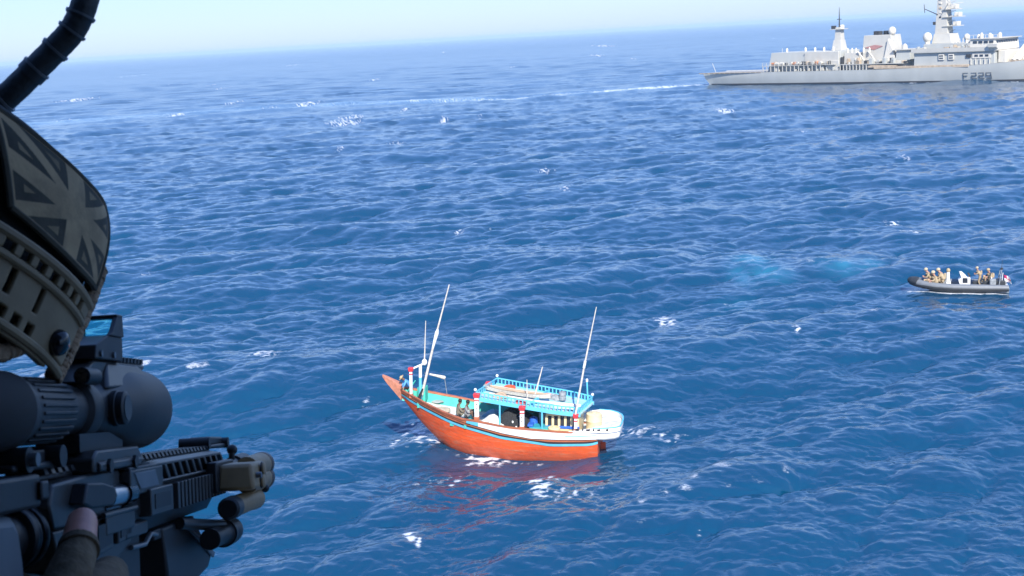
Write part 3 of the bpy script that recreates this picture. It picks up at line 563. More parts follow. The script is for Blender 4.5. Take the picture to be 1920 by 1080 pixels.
# gear on the canopy roof
def roofz(x): return lerp(x, [.75, 6.35], [2.04, 2.77])
e = empty('skiff', dm(4.55, .15, roofz(4.55) + .06), label='long narrow pale dugout skiff lying along the canopy roof', cat='skiff')
rr = []; ri = []
for x in np.linspace(-1.9, 1.75, 15):
    w_ = .26 * (1 - abs(x / 1.95) ** 3) + .03; z_ = .10 * abs(x / 1.9) ** 3
    rr.append([(x, -w_, .26 + z_ + x * .11), (x, -w_ * .7, .06 + z_ + x * .11), (x, 0, z_ + x * .11), (x, w_ * .7, .06 + z_ + x * .11), (x, w_, .26 + z_ + x * .11)]); ri.append([(x, -w_ * .8, .262 + z_ + x * .11), (x, 0, .12 + z_ + x * .11), (x, w_ * .8, .262 + z_ + x * .11)])
MB().loft(rr, False).build('hull', M_POLE, e); MB().loft(ri, False).build('inside', M_WOOD, e)
MB().box(1.45, 1.8, -.14, .14, .36, .5).build('stern_block', M_GREY, e, bev=.02)
for i, (x0, y0, x1, y1, r, lab) in enumerate(((5.9, .75, 1.6, .55, .06, 'long pale spar lying along the near side of the canopy roof'), (5.6, -.7, 2.2, -.35, .05, 'brown wooden pole lying along the far side of the canopy roof'), (3.6, .95, 1.1, .2, .07, 'short pale spar pointing to the stern on the canopy roof'))):
    o = MB().tube([(0, 0, 0), (x1 - x0, y1 - y0, roofz(x1) - roofz(x0))], [r, r * .8], 8).build('spar', (M_POLE, M_WOOD, M_POLE)[i], None); o.matrix_world = dm(x0, y0, roofz(x0) + .1 + .02 * i); tag(o, lab, 'spar')
for i, (x, y, m, nm, lab, c, s) in enumerate(((5.1, -.95, mat('orange_plastic', (.7, .10, .03), .5), 'life_ring', 'orange life ring lying on the far side of the canopy roof', 'life ring', .26), )):
    b = MB(); b.tube([(math.cos(a) * s, math.sin(a) * s, .06) for a in np.linspace(0, 2 * math.pi, 17)], .09, 8); o = b.build(nm, m, None); o.matrix_world = dm(x, y, roofz(x) + .04); tag(o, lab, c)
heap('gear_bundle', dm(2.5, -.55, roofz(2.5)), .5, .3, .28, M_GREY, 21, 'dark bundle of gear beside the bucket on the canopy roof', 'bundle'); heap('sack', dm(5.3, .75, roofz(5.3)), .42, .25, .24, M_WOOD, 22, 'brown sack at the front of the canopy roof', 'sack')
heap('red_cloth', dm(4.1, 1.15, roofz(4.1)), .3, .18, .2, mat('faded_red_cloth', (.55, .12, .12), .8), 23, 'faded red cloth by the near rail of the canopy roof', 'cloth'); heap('pink_cloth', dm(2.9, -.6, roofz(2.9) + .03), .3, .2, .22, mat('pinkish_cloth', (.6, .25, .28), .8), 25, 'pinkish cloth beside the roof beam of the canopy', 'cloth')
heap('grey_tarp', dm(1.8, .5, roofz(1.8)), .75, .6, .1, mat('pale_grey_tarp', (.55, .6, .6), .8, bump=.4, bscale=6), 27, 'flat pale grey tarpaulin spread at the aft end of the canopy roof', 'tarpaulin', .15)
C_KH = mat('khaki_shirt', (.20, .17, .12), .85, bump=.3, bscale=30); C_GR = mat('grey_shirt', (.24, .23, .23), .85, bump=.3, bscale=30); C_DK = mat('dark_trousers', (.04, .04, .045), .9); C_HAIR = mat('black_hair', (.012, .01, .01), .6); C_LB = mat('sky_blue_shirt', (.10, .32, .62), .8); C_STRAW = mat('straw_hat', (.5, .36, .2), .8)
person(dm(7.62, 1.05, top(7.5) - .24), SIT, (SKIN_D, C_KH, C_DK), 'man in khaki shirt sitting on the dhow deck with back to the rail', facing=R_(200), hair=C_HAIR, scale=1.05)
person(dm(7.2, 1.0, top(7.1) - .22), SIT, (SKIN_D, C_GR, C_DK), 'man in grey shirt sitting beside the banded post of the dhow', facing=R_(185), hair=C_HAIR, scale=1.05)
person(dm(10.55, .12, 2.1), BENT, (SKIN_D, C_LB, C_GR), 'man in blue shirt and tan hat bending at the dhow bow', facing=R_(20), hat=C_STRAW, scale=.9)
o = MB().tube([(0, 0, 0), (-.1, .05, .5), (-.3, .05, .95)], [.06, .09, .05], 8).build('dark_cover', M_NET, None); o.matrix_world = dm(9.95, .62, 1.95); tag(o, 'dark rolled cover leaning on the rail by the bow post', 'cover')

# ================================================================ RHIB
M_TUBE = mat('tube_grey_rubber', (.17, .185, .20), .45, var=.08, scale=4); M_TUBD = mat('tube_black_rubber', (.03, .034, .038), .55); M_RHULL = mat('boat_hull_grey', (.55, .57, .58), .4)
C_SAND = mat('sand_camouflage', (.36, .27, .16), .85, var=.35, scale=9, bump=.3, bscale=30); C_TAN = mat('tan_kit', (.40, .31, .19), .8, var=.15); C_TANH = mat('pale_tan_helmet', (.48, .40, .27), .7)
def rhib():
    root = empty('inflatable_boat', RHIB_M, label='grey rigid inflatable boat carrying soldiers and a white ensign', cat='boat')
    def path(k):
        L = 3.5; return [(-3.4, 1.0 * k, .38), (-1.5, 1.03 * k, .38), (.4, 1.0 * k, .40), (1.7, .88 * k, .47), (2.6, .62 * k, .58), (3.2, .3 * k, .68), (3.42, .0, .72)]
    full = path(1) + path(-1)[::-1][1:]
    b = MB(); b.tube(full, [.2] + [.26] * 11 + [.2], 16)
    tb = b.build('collar', [M_TUBE], root)
    b = MB(); b.tube([(x, y * 1.05, z - .10) for x, y, z in full], [.17] + [.235] * 11 + [.17], 12); b.build('dark_lower_tube', M_TUBD, tb)  # black under-tube: the collar's lit top and dark lower half put into colour
    b = MB(); b.tube([(3.0, .45, .66), (3.35, .22, .74), (3.48, 0, .76), (3.35, -.22, .74), (3.0, -.45, .66)], .275, 14); b.build('bow_bumper', M_TUBD, tb)
    b = MB()
    for x, hb, k in ((-3.45, .9, -.25), (-1, .92, -.3), (1.2, .8, -.22), (2.4, .5, .05), (3.2, .1, .45)): pass
    b.loft([[(x, hb, .32 + max(0, x - 1) * .1), (x, hb * .7, k + .18), (x, 0, k), (x, -hb * .7, k + .18), (x, -hb, .32 + max(0, x - 1) * .1)] for x, hb, k in ((-3.45, .95, -.25), (-1, .97, -.3), (1.2, .88, -.2), (2.4, .6, .1), (3.2, .2, .48))]); b.build('hull', M_RHULL, root)
    MB().box(-3.3, 2.2, -.8, .8, .28, .34).build('floor', M_GREY, root)
    b = MB(); b.prism([(-.05, .34), (-.75, .34), (-.75, 1.0), (-.55, 1.0), (-.15, 1.38), (.02, 1.38), (-.12, 1.0), (.1, .85)], -.38, .38); con = b.build('console', M_WHITE, root, bev=.02)
    MB().box(-.56, -.2, .381, .40, .62, 1.0).build('locker_door', M_GLASSD, con, bev=.01)
    MB().prism([(-.02, 1.1), (.0, 1.1), (.08, 1.42), (.06, 1.42)], -.36, .36).build('windscreen', M_GLASSD, con)
    MB().tube([(-.62, 0, 1.15), (-.72, 0, 1.2)], [.17, .17], 12).build('steering_wheel', M_TUBD, con)
    p = MB().box(.62, .98, -.2, .2, .34, .62).build('pedestal', M_WHITE, root, bev=.03); MB().taper(.68, .94, -.12, .12, .62, 1.38, .03, .03, .03).build('pedestal_back', M_WHITE, p, bev=.03); MB().ball((.81, 0, 1.5), .17, 10, (.9, .9, 1.1)).build('cover', C_TAN, p)
    for x in (1.35, -1.25, -1.95): 
        s = MB().box(x - .3, x + .3, -.18, .18, .34, .72).build('seat', M_GREY if x > 0 else M_TUBD, root, bev=.04); MB().box(x - .34, x - .26, -.17, .17, .7, .98).build('seat_back', M_WHITE if x < -1.5 else M_TUBD, s, bev=.02)
    MB().box(-3.2, -2.6, -.5, .5, .34, .82).build('engine_cover', M_TUBD, root, bev=.05)
    fr = MB()
    for s in (1, -1): fr.tube([(-2.75, .62 * s, .5), (-2.9, .6 * s, 1.5), (-2.95, .3 * s, 1.6)], .035, 6)
    fr.tube([(-2.95, .32, 1.6), (-2.95, -.32, 1.6)], .035, 6); fr.tube([(-2.9, .6, 1.1), (-2.9, -.6, 1.1)], .03, 6); a = fr.build('roll_bar', M_GREY, root)
    MB().tube([(-2.95, 0, 1.6), (-3.0, 0, 2.3)], [.025, .012], 6).build('aerial', M_TUBD, a); MB().lathe([(0, .09), (.1, .1), (.14, .05)], (-2.95, .25, 1.62), (0, 0, 1), 8).build('beacon', M_TUBD, a)
    MB().box(-2.55, -2.1, .3, .7, .5, .95).build('stowage_bag', M_GREY, root, bev=.06)
    stf = MB().tube([(-2.95, .35, .6), (-3.03, .35, 1.4)], .025, 6).build('flag_staff', M_WHITE, root)
    # white ensign: white field, red cross, union canton; a rippled sheet
    def P(u, v, o=0): return (-3.02 - u * .5 - .12 * v, .35 + .05 * math.sin(u * 7 + v) + o, 1.32 - v * .5 - u * .28)
    fl = MB(); nu, nv = 24, 14
    for i in range(nu):
        for j in range(nv):
            u, v = (i + .5) / nu, (j + .5) / nv
            fl.k = 0
            if abs(u - .5) < .05 or abs(v - .5) < .08: fl.k = 1
            elif u < .45 and v < .42:
                cu, cv = (u - .225) / .225, (v - .21) / .21
                fl.k = 1 if abs(cu) < .14 or abs(cv) < .18 or abs(abs(cu) - abs(cv)) < .12 else 2
            a, c, d, e_ = i / nu, (i + 1) / nu, j / nv, (j + 1) / nv
            fl.hexa([P(a, d, -.006), P(c, d, -.006), P(c, e_, -.006), P(a, e_, -.006), P(a, d, .006), P(c, d, .006), P(c, e_, .006), P(a, e_, .006)])
    fl.build('ensign', [mat('flag_white', (.8, .8, .8), .8, var=.04), mat('flag_red', (.62, .02, .04), .8, var=.04), mat('flag_blue', (.01, .02, .16), .8, var=.04)], root, smooth=80)
rhib()
def rm(x, y, z, rz=0): return RHIB_M @ Matrix.Translation((x, y, z)) @ Matrix.Rotation(rz, 4, 'Z')
KS = (SKIN_L, C_SAND, C_SAND); VE = (C_TAN, C_TANH)
person(rm(2.05, .15, .36), KNEEL, KS, 'foremost soldier in tan kit kneeling in the inflatable boat', hat='helmet', vest=VE, facing=.1, scale=1.22)
person(rm(1.72, .5, .34), SIT, KS, 'soldier in tan kit sitting close behind the foremost soldier', hat='helmet', vest=VE, facing=.2, scale=1.3)
person(rm(1.15, .45, .34), KNEEL, KS, 'soldier in tan kit kneeling upright before the white pedestal', hat='helmet', vest=VE, facing=-.1, scale=1.26)
person(rm(-1.45, .2, .30), LEAN, KS, 'coxswain in tan kit standing behind the white console', hat='helmet', vest=VE, facing=0, scale=.9)
person(rm(-2.2, -.35, .55), SIT, (SKIN_L, mat('dark_kit', (.06, .065, .06), .9), C_SAND), 'soldier in dark kit sitting in front of the roll bar', hat='helmet', vest=(C_TAN, C_TAN), facing=.3, scale=1.1)
# ================================================================ FRIGATE
M_NAVY = mat('warship_grey', (.43, .44, .41), .55, var=.06, scale=.3, dirt=(.42, .42, .38), dscale=.25, dth=.60, stretch=(1, 1, .35)); M_NAVL = mat('warship_pale_grey', (.51, .49, .43), .55, var=.06, scale=.5, dirt=(.48, .43, .34), dscale=.7, dth=.62)
M_FDECK = mat('flight_deck', (.30, .29, .27), .9, var=.1); M_SOOT = mat('funnel_black', (.03, .03, .032), .8); M_BOOT = mat('boot_topping', (.025, .025, .03), .6); M_RADO = mat('radome_white', (.65, .61, .52), .5); M_TIMB = mat('rusty_buff', (.46, .36, .25), .8, var=.25, scale=1.5)
M_WND = mat('bridge_glass', (.03, .04, .06), .12); M_NUM = mat('pennant_dark', (.13, .14, .15), .7); M_ORBOAT = mat('sea_boat_orange', (.6, .22, .08), .6)
def frigate():
    root = empty('warship', FRIG_M, label='pale grey warship with pennant number on its side and a wake astern', cat='warship')
    def deck(x): return lerp(x, [-4, 22, 24, 66, 90, 105, 133], [3.9, 4.0, 4.05, 4.1, 4.5, 5.4, 8.2])
    def half(x): return lerp(x, [-4, 0, 10, 30, 60, 85, 105, 120, 130, 134], [6.2, 6.7, 7.4, 8.0, 8.1, 8.0, 7.3, 4.4, 1.4, .12])
    def wlh(x): return lerp(x, [-4, 0, 10, 30, 60, 85, 105, 120, 128, 134], [5.2, 5.8, 6.6, 7.5, 7.7, 7.4, 6.3, 3.0, .6, .02])
    b = MB(); rr = []
    for x in np.linspace(-1.5, 134, 46):
        d = deck(x); w_ = wlh(x); h_ = half(x); sh = -1.5 if x < 0 else 0
        xs = lambda z: x + (max(0, x - 110) / 24) * (z - d) * .55 - (max(0, 8 - x) / 9.5) * (z - 2) * .55 * (1 if z > -1 else 0)
        zs = [d, d - .6, 2.2, .45, -1.2, -3]; ws = [h_, h_ * .995, h_ * .93 + w_ * .07, w_, w_ * .95, w_ * .5]
        rr.append([(xs(z), -q, z) for z, q in zip(zs, ws)] + [(xs(z), q, z) for z, q in zip(zs[::-1], ws[::-1])])
    b.loft(rr); hull = b.build('hull', M_NAVY, root, smooth=50)
    for s in (-1, 1):
        q = MB(); q.loft([[(x, s * (wlh(x) + .05), -.6), (x, s * (wlh(x) + .09), .48), (x, s * wlh(x) * .9, .48), (x, s * wlh(x) * .9, -.6)] for x in np.linspace(.5, 126, 30)]); q.build('boot_topping', M_BOOT, root)
    b = MB(); b.loft([[(x, -half(x) + .25, deck(x) + .03), (x, half(x) - .25, deck(x) + .03)] for x in np.linspace(-3, 131, 40)], False); b.build('deck', M_FDECK, root)
    # flight deck nets outboard
    for s in (-1, 1):
        for x in np.linspace(-3.2, 20, 12): MB().hexa([(x, s * 7.0, 3.75), (x + 1.85, s * 7.05, 3.75), (x + 1.85, s * 7.9, 4.0), (x, s * 7.9, 4.0), (x, s * 7.0, 3.9), (x + 1.85, s * 7.05, 3.9), (x + 1.85, s * 7.9, 4.15), (x, s * 7.9, 4.15)]).build('deck_net', M_TIMB if s < 0 else M_NAVL, root)
    # hangar block
    hg = MB().taper(23.2, 50, -5.9, 5.9, 4.05, 10.0, 1.2, .2, .35).build('hangar', M_NAVY, root, bev=.1)
    MB().box(22.9, 23.5, -3.2, 3.2, 4.1, 9).build('hangar_door', M_NAVL, hg, bev=.05)
    MB().box(37.4, 49.6, -6.35, -5.7, 6.2, 9.9).build('side_house', M_NAVL, hg, bev=.08); MB().box(45.2, 49.9, -6.8, -6.2, 4.1, 7.1).build('deck_house', M_NAVL, hg, bev=.08)
    MB().prism([(34.5, 6.9), (37.38, 6.9), (37.38, 8.9)], -6.3, -5.4).build('gusset', M_NAVY, hg)
    for z0, x0, x1 in ((5.85, 22.3, 49), ): MB().box(x0, x1, -7.9, -5.95, z0, z0 + .14).build('gallery', M_NAVL, hg)
    for x in list(np.linspace(22.6, 36, 10)) + list(np.linspace(38, 44, 5)): MB().box(x - .10, x + .10, -7.85, -7.65, 4.1, 5.85).build('gallery_post', M_NAVL, hg)
    rl = MB()
    for x in np.linspace(22.4, 48.8, 18): rl.box(x - .05, x + .05, -7.85, -7.77, 5.99, 6.95)
    for z in (6.4, 6.9): rl.box(22.4, 48.8, -7.84, -7.78, z, z + .07)
    rl.build('guard_rail', M_NAVL, hg); tag(rl_ := hg.children[-1], kind='stuff')
    for i, x in enumerate((26.2, 27.6, 29.4, 33.0, 34.2, 35.4, 36.6, 41.2, 42.4, 43.6)):
        c = MB().lathe([(-.6, .3), (-.55, .48), (.55, .48), (.6, .3)], (x, -7.1, 6.55), (0, 1, 0) if i > 2 else (1, 0, 0), 12).build('life_raft', M_RADO if i % 4 else M_ORBOAT, root)
    for x, y in ((28, -2), (33, 1), (40, -4.4), (43, -4), (46.5, -4.2)): MB().lathe([(0, .35), (1.0, .35), (1.3, .15)], (x, y, 9.95), (0, 0, 1), 8).build('vent', M_RADO, root)
    MB().tube([(28.2, -5, 9.9), (28.2, -5, 11.4)], .08, 6).build('light_pole', M_NAVL, root)
    # after mast
    am = MB().taper(44.2, 47.8, -1.8, 1.8, 10, 13.2, .5, .5, .5).build('after_mast', M_NAVL, root, bev=.08)
    MB().taper(44.9, 47.2, -1.1, 1.1, 13.2, 17.1, .3, .2, .2).build('mast_column', M_NAVL, am, bev=.05)
    MB().box(43.6, 48.2, -1.6, 1.6, 16.4, 16.6).build('platform', M_NAVL, am); MB().box(43.7, 44.8, -1, .2, 16.6, 17.6).build('sensor', M_SOOT, am, bev=.05); MB().lathe([(0, .7), (.9, .75), (1.2, .4)], (47, 0, 16.6), (0, 0, 1), 10).build('sensor_dome', M_RADO, am)
    MB().tube([(46, 0, 17), (46, 0, 20), (46, 0, 23.2)], [.22, .16, .06], 6).build('pole_mast', M_SOOT, am); MB().box(45.7, 46.3, -.9, .9, 19.4, 19.6).build('yard', M_SOOT, am)
    # after superstructure between hangar and funnel
    MB().taper(50.6, 56, -5.2, 5.2, 4.1, 9.2, .2, .4, .3).build('after_house', M_NAVL, root, bev=.08); MB().box(50.05, 50.6, -6, 6, 4.1, 8).build('passage', M_SOOT, root)
    for x in (51.5, 53, 54.4, 57, 59): MB().lathe([(0, .3), (1.2, .3), (1.5, .1)], (x, -4.2, 9.15), (0, 0, 1), 8).build('vent', M_RADO, root)
    fh = MB().taper(56, 71.5, -5.6, 5.6, 4.1, 6.6, 0, 0, .1).build('funnel_house', M_NAVL, root, bev=.08)
    MB().box(50.5, 72, -7.95, -5.7, 5.7, 5.85).build('boat_gallery', M_NAVL, root)
    for x in np.linspace(51, 60, 9): MB().box(x - .11, x + .11, -7.9, -7.65, 4.1, 5.7).build('gallery_post', M_NAVL, root)
    MB().prism([(60.5, 4.6), (69, 4.6), (70.4, 5.15), (61.5, 5.5), (60.3, 5.1)], -7.8, -6.1).build('sea_boat', M_TIMB, root, bev=.15)
    fu = MB().taper(55.8, 66.5, -3.4, 3.4, 6.6, 14.2, .5, 1.1, .5).build('funnel', M_NAVL, root, bev=.12)
    MB().prism([(56.8, 10.6), (60, 9.8), (63, 10.9), (60.2, 11.3)], -3.32, -3.2).build('crest', mat('funnel_badge', (.42, .2, .18), .6), fu)
    for x, y in ((58.4, 1), (60.6, -1), (61.8, .8), (63.3, -.8)): MB().lathe([(0, .95), (1.15, .9), (1.2, .6)], (x, y, 14.15), (0, 0, 1), 12).build('exhaust', M_SOOT, fu)
    MB().ball((65.3, -1.9, 15.2), 1.15, 14, (1, 1, 1.15)).build('radome', M_RADO, fu); MB().tube([(65.3, -1.9, 12.5), (65.3, -1.9, 14.2)], .5, 8).build('radome_stand', M_NAVL, fu)
    MB().prism([(63.5, 6.5), (67.6, 6.5), (66.4, 10.2), (65, 13)], -3.9, -2.6).build('funnel_buttress', M_RADO, fu, bev=.06)
    for s in (1, -1): MB().tube([(57.5, s * 4.6, 6.6), (56.6, s * 5.0, 8.2), (55.6, s * 5.4, 9.6)], [.28, .24, .2], 6).build('davit', M_RADO, root); MB().tube([(61, s * 4.6, 6.6), (60.2, s * 5.3, 8.4), (59.4, s * 5.9, 9.6)], [.28, .24, .2], 6).build('davit', M_RADO, root)
    mh = MB().taper(67.8, 72.6, -4.4, 4.4, 6.6, 9.5, .2, .2, .2).build('mid_house', M_NAVY, root, bev=.08); MB().box(66.9, 73.2, -4.8, 4.8, 9.5, 9.75).build('mid_platform', M_NAVL, mh); MB().lathe([(0, .9), (1, .8), (1.6, .3)], (70, -2.8, 9.75), (0, 0, 1), 8).build('director', M_NAVL, mh)
    # forward superstructure
    sp = MB().taper(75.2, 99.8, -7.0, 7.0, 4.3, 8.55, .1, .1, .15).build('forward_superstructure', M_NAVY, root, bev=.08)
    MB().box(74.6, 100.2, -7.6, 7.6, 8.55, 8.75).build('upper_deck', M_NAVL, sp); MB().box(74.6, 98.5, -7.62, -7.5, 8.75, 9.75).build('bulwark', M_NAVL, sp)
    MB().box(62.5, 92.5, -7.9, -7.1, 4.25, 4.95).build('boat_rail', M_TIMB, root, bev=.05)
    for x in (83.1, 86.1):
        wn = MB().box(x, x + 1.7, -7.3, -7.0, 6.4, 8.0).build('boat_bay', M_RADO, sp, bev=.04)
        for z in (6.75, 7.4): MB().box(x + .25, x + 1.45, -7.36, -7.28, z, z + .32).build('slot', M_WND, wn)
    for x in (94.0, 95.5, 97.1): MB().box(x, x + 1.0, -7.2, -6.9, 7.05, 7.65).build('window', M_WND, sp, bev=.03)
    MB().box(93.3, 98.8, -7.12, -6.95, 6.6, 8.0).build('white_panel', M_RADO, sp, bev=.03); MB().box(91.5, 92.9, -7.3, -6.9, 6.9, 7.8).build('locker', M_SOOT, sp, bev=.05)
    for x in np.linspace(93, 98.5, 5): MB().box(x - .12, x + .12, -7.35, -7.15, 4.9, 6.5).build('side_post', M_RADO, sp)
    u2 = MB().taper(77.2, 92.6, -5.6, 5.6, 8.75, 11.0, .3, .1, .1).build('upper_house', M_NAVY, root, bev=.08)
    for x, m in ((84.5, M_TIMB), (86.2, M_TIMB), (88, M_NAVL), (90, M_TIMB)): MB().box(x, x + 1.2, -7.0, -5.8, 8.76, 10.0).build('deck_locker', m, u2, bev=.08)
    br = MB().taper(92.6, 100.4, -7.4, 7.4, 8.75, 11.9, 0, .35, .2).build('bridge', M_RADO, root, bev=.1)
    for x in (93.6, 95.2, 96.8, 98.4): MB().box(x, x + 1.15, -7.4, -7.2, 10.75, 11.4).build('bridge_window', M_WND, br, bev=.04)
    for y in np.linspace(-6.6, 5.2, 9): MB().box(99.7, 100.32, y, y + 1.05, 10.75, 11.4).build('bridge_window', M_WND, br, bev=.04)
    MB().box(92.3, 101.0, -7.6, 7.6, 11.9, 12.1).build('bridge_roof', M_NAVL, br); MB().hexa([(98.4, -8.4, 9.6), (101.0, -8.4, 9.6), (101.0, -7.3, 9.0), (98.4, -7.3, 9.0), (98.4, -8.6, 10.6), (101.3, -8.6, 10.6), (101.3, -7.3, 10.6), (98.4, -7.3, 10.6)]).build('bridge_wing', M_RADO, br, bev=.05)
    fr = MB(); fr.box(100.2, 102.3, -5.5, 5.5, 5.2, 8.6); fr.build('bridge_front', M_RADO, root, bev=.1)
    for x, y, h_ in ((93.6, -4, 1.2), (95, -5, 1.6), (96.5, -3, 1.4), (98, -5.5, 1.2), (99, -2, 1.5), (97.4, 1, 1.3)): MB().lathe([(0, .5), (h_ * .7, .5), (h_, .2)], (x, y, 12.05), (0, 0, 1), 8).build('sensor_pod', M_RADO, br)
    ro = MB()
    for x in np.linspace(92.6, 100.8, 8): ro.box(x - .05, x + .05, -7.5, -7.4, 12.1, 13.1)
    ro.box(92.6, 100.8, -7.5, -7.43, 13.05, 13.15); tag(ro.build('roof_rail', M_RADO, br), kind='stuff')
    for x, y, r_, z_ in ((78.0, -4.2, 1.3, 12.9), (90.4, -4.6, .85, 12.6)): MB().ball((x, y, z_), r_, 14, (1, 1, 1.15)).build('radome', M_RADO, root); MB().tube([(x, y, 10.9), (x, y, z_)], r_ * .6, 10).build('radome_stand', M_RADO, root)
    # main mast with its radar and platforms
    mm = MB().taper(78.6, 84.8, -2.9, 2.9, 11, 13.8, .5, .7, .4).build('main_mast', M_NAVL, root, bev=.08)
    MB().taper(79.0, 83.0, -1.8, 1.8, 13.8, 25.5, .6, 1.0, .6).build('mast_tower', M_NAVL, mm, bev=.06)
    for z_, x1 in ((15.8, 86.2), (18.4, 86.6), (20.6, 85.6)): 
        MB().box(81.5, x1, -2, 2, z_, z_ + .22).build('mast_platform', M_NAVL, mm); MB().box(x1 - 2.0, x1 - .5, -1.1, 1.1, z_ + .22, z_ + 1.35).build('sensor_box', M_RADO, mm, bev=.12)
        MB().tube([(x1 - .3, -1.6, z_), (x1 - .3, -1.6, z_ + 1.3)], .09, 6).build('rail_post', M_NAVL, mm)
    for s in (1, -1):
        MB().tube([(80.5, 0, 18.6), (77.5, s * -5.4, 21.2)], [.18, .1], 6).build('yard_arm', M_SOOT, mm); MB().tube([(77.6, s * -5.2, 20), (77.5, s * -5.4, 22.4)], .09, 6).build('yard_aerial', M_SOOT, mm); MB().tube([(82, 0, 22), (84.5, s * -4.6, 22.4)], [.15, .09], 6).build('yard_arm', M_NAVL, mm)
        MB().box(78.3, 79.2, s * 1.4 - .35, s * 1.4 + .35, 16.4, 17.3).build('aerial_drum', M_SOOT, mm, bev=.1)
    for z_ in np.arange(14.2, 25, 1.35):
        for s in (1, -1): MB().tube([(82.6 - (z_ - 13.8) * .085, s * 1.3, z_), (84.2, s * .7, z_ + .7)], .07, 5).build('mast_strut', M_NAVL, mm)
        MB().box(80.2, 80.9, -1.62, -1.3, z_, z_ + .5).build('mast_box', (M_SOOT, M_RADO, M_TIMB)[int(z_) % 3], mm, bev=.04)
    MB().lathe([(0, 1.2), (1.3, 1.3), (2.2, .5)], (81, 0, 25.5), (0, 0, 1), 12).build('radar', M_SOOT, mm)
    for x in np.linspace(86.5, 91.5, 6): MB().tube([(x, -5.2, 10.9), (x + .05, -5.2, 12.1 + .3 * math.sin(x * 5))], .14, 6).build('aerial', M_RADO, root)
    # missile deck ahead of the bridge, gun on the foredeck
    for k in range(4):
        y = -2.6 + 1.4 * (k // 2) * 2; MB().tube([(104.2 + (k % 2) * 1.4, y - 2.2, 5.6), (105.4 + (k % 2) * 1.4, y + 2.6, 9.6)], .62, 10).build('missile_canister', M_RADO, root)
    MB().box(103, 107.4, -5, 5, 5.2, 5.9).build('missile_base', M_TIMB, root, bev=.08); MB().taper(107.8, 116, -4.2, 4.2, 5.4, 7.4, .3, .6, .4).build('silo', M_RADO, root, bev=.1)
    MB().taper(119, 123.5, -1.6, 1.6, 6.6, 9.6, .4, 1.2, .4).build('gun_turret', M_NAVL, root, bev=.15); MB().tube([(122.5, 0, 8.6), (128.5, 0, 9.5)], [.2, .13], 8).build('gun_barrel', M_NAVL, root)
    MB().tube([(-2, 0, 4), (-3.4, 0, 7)], .08, 6).build('flag_staff', M_NAVL, root)
    g = random.Random(9)
    for i in range(26):
        x = g.uniform(24, 49); z = 4.1 if i % 2 else 6.0; w_ = g.uniform(.4, 1.3); MB().box(x, x + w_, -7.4, -6.5, z, z + g.uniform(.5, 1.5)).build('deck_gear', (M_TIMB, M_NAVY, M_SOOT, M_NAVL)[i % 4], root, bev=.05)
    for i in range(22):
        x = g.uniform(51, 72); w_ = g.uniform(.4, 1.4); MB().box(x, x + w_, -7.2, -6.0, 5.85, 5.85 + g.uniform(.5, 1.9)).build('deck_gear', (M_NAVY, M_TIMB, M_NAVL, M_SOOT)[i % 4], root, bev=.05)
    for i in range(14):
        x = g.uniform(76, 98); w_ = g.uniform(.3, 1.0); MB().box(x, x + w_, -7.3, -6.0, 8.76, 9.6 + g.uniform(.3, 1.4)).build('deck_gear', (M_NAVL, M_NAVY, M_TIMB)[i % 3], root, bev=.05)
    gr = MB()
    for x in np.linspace(101, 132, 20):
        gr.box(x - .05, x + .05, -half(x) + .1, -half(x) + .18, deck(x), deck(x) + 1.0)
    tag(gr.build('bow_rail', M_NAVL, root), kind='stuff')
    # pennant number, block strokes that follow the plating
    G = {'F': ['0,0,0,2', '0,2,1,2', '0,1,.8,1'], '2': ['0,2,1,2', '1,1,1,2', '0,1,1,1', '0,0,0,1', '0,0,1,0'], '9': ['0,0,1,0', '1,0,1,2', '0,2,1,2', '0,1,0,2', '0,1,1,1']}
    X0 = 91.0
    for ch, x0 in zip('F229', (X0, X0 + 2.45, X0 + 4.6, X0 + 6.75)):
        q = MB(); t = .085
        ST = []
        for st in G[ch]:
            a, c, d, e_ = [float(v) for v in st.split(',')]
            ST += [(a, c, d, e_)] if a != d else [(a, c + (e_ - c) * k / 4, d, c + (e_ - c) * (k + 1) / 4) for k in range(4)]
        for a, c, d, e_ in ST:
            xa, xb, za, zb = x0 + a * 1.35 - t, x0 + d * 1.35 + t, 1.0 + c * .78 - t, 1.0 + e_ * .78 + t
            def yy(x, z): 
                h_, w_ = half(x), wlh(x); return -(np.interp(z, [.45, 2.2, deck(x) - .6], [w_, h_ * .93 + w_ * .07, h_ * .995]) + .16)
            q.hexa([(xa, yy(xa, za), za), (xb, yy(xb, za), za), (xb, yy(xb, za) + .2, za), (xa, yy(xa, za) + .2, za), (xa, yy(xa, zb), zb), (xb, yy(xb, zb), zb), (xb, yy(xb, zb) + .2, zb), (xa, yy(xa, zb) + .2, zb)])
        q.build('pennant_character', M_NUM, root, smooth=0)
frigate()
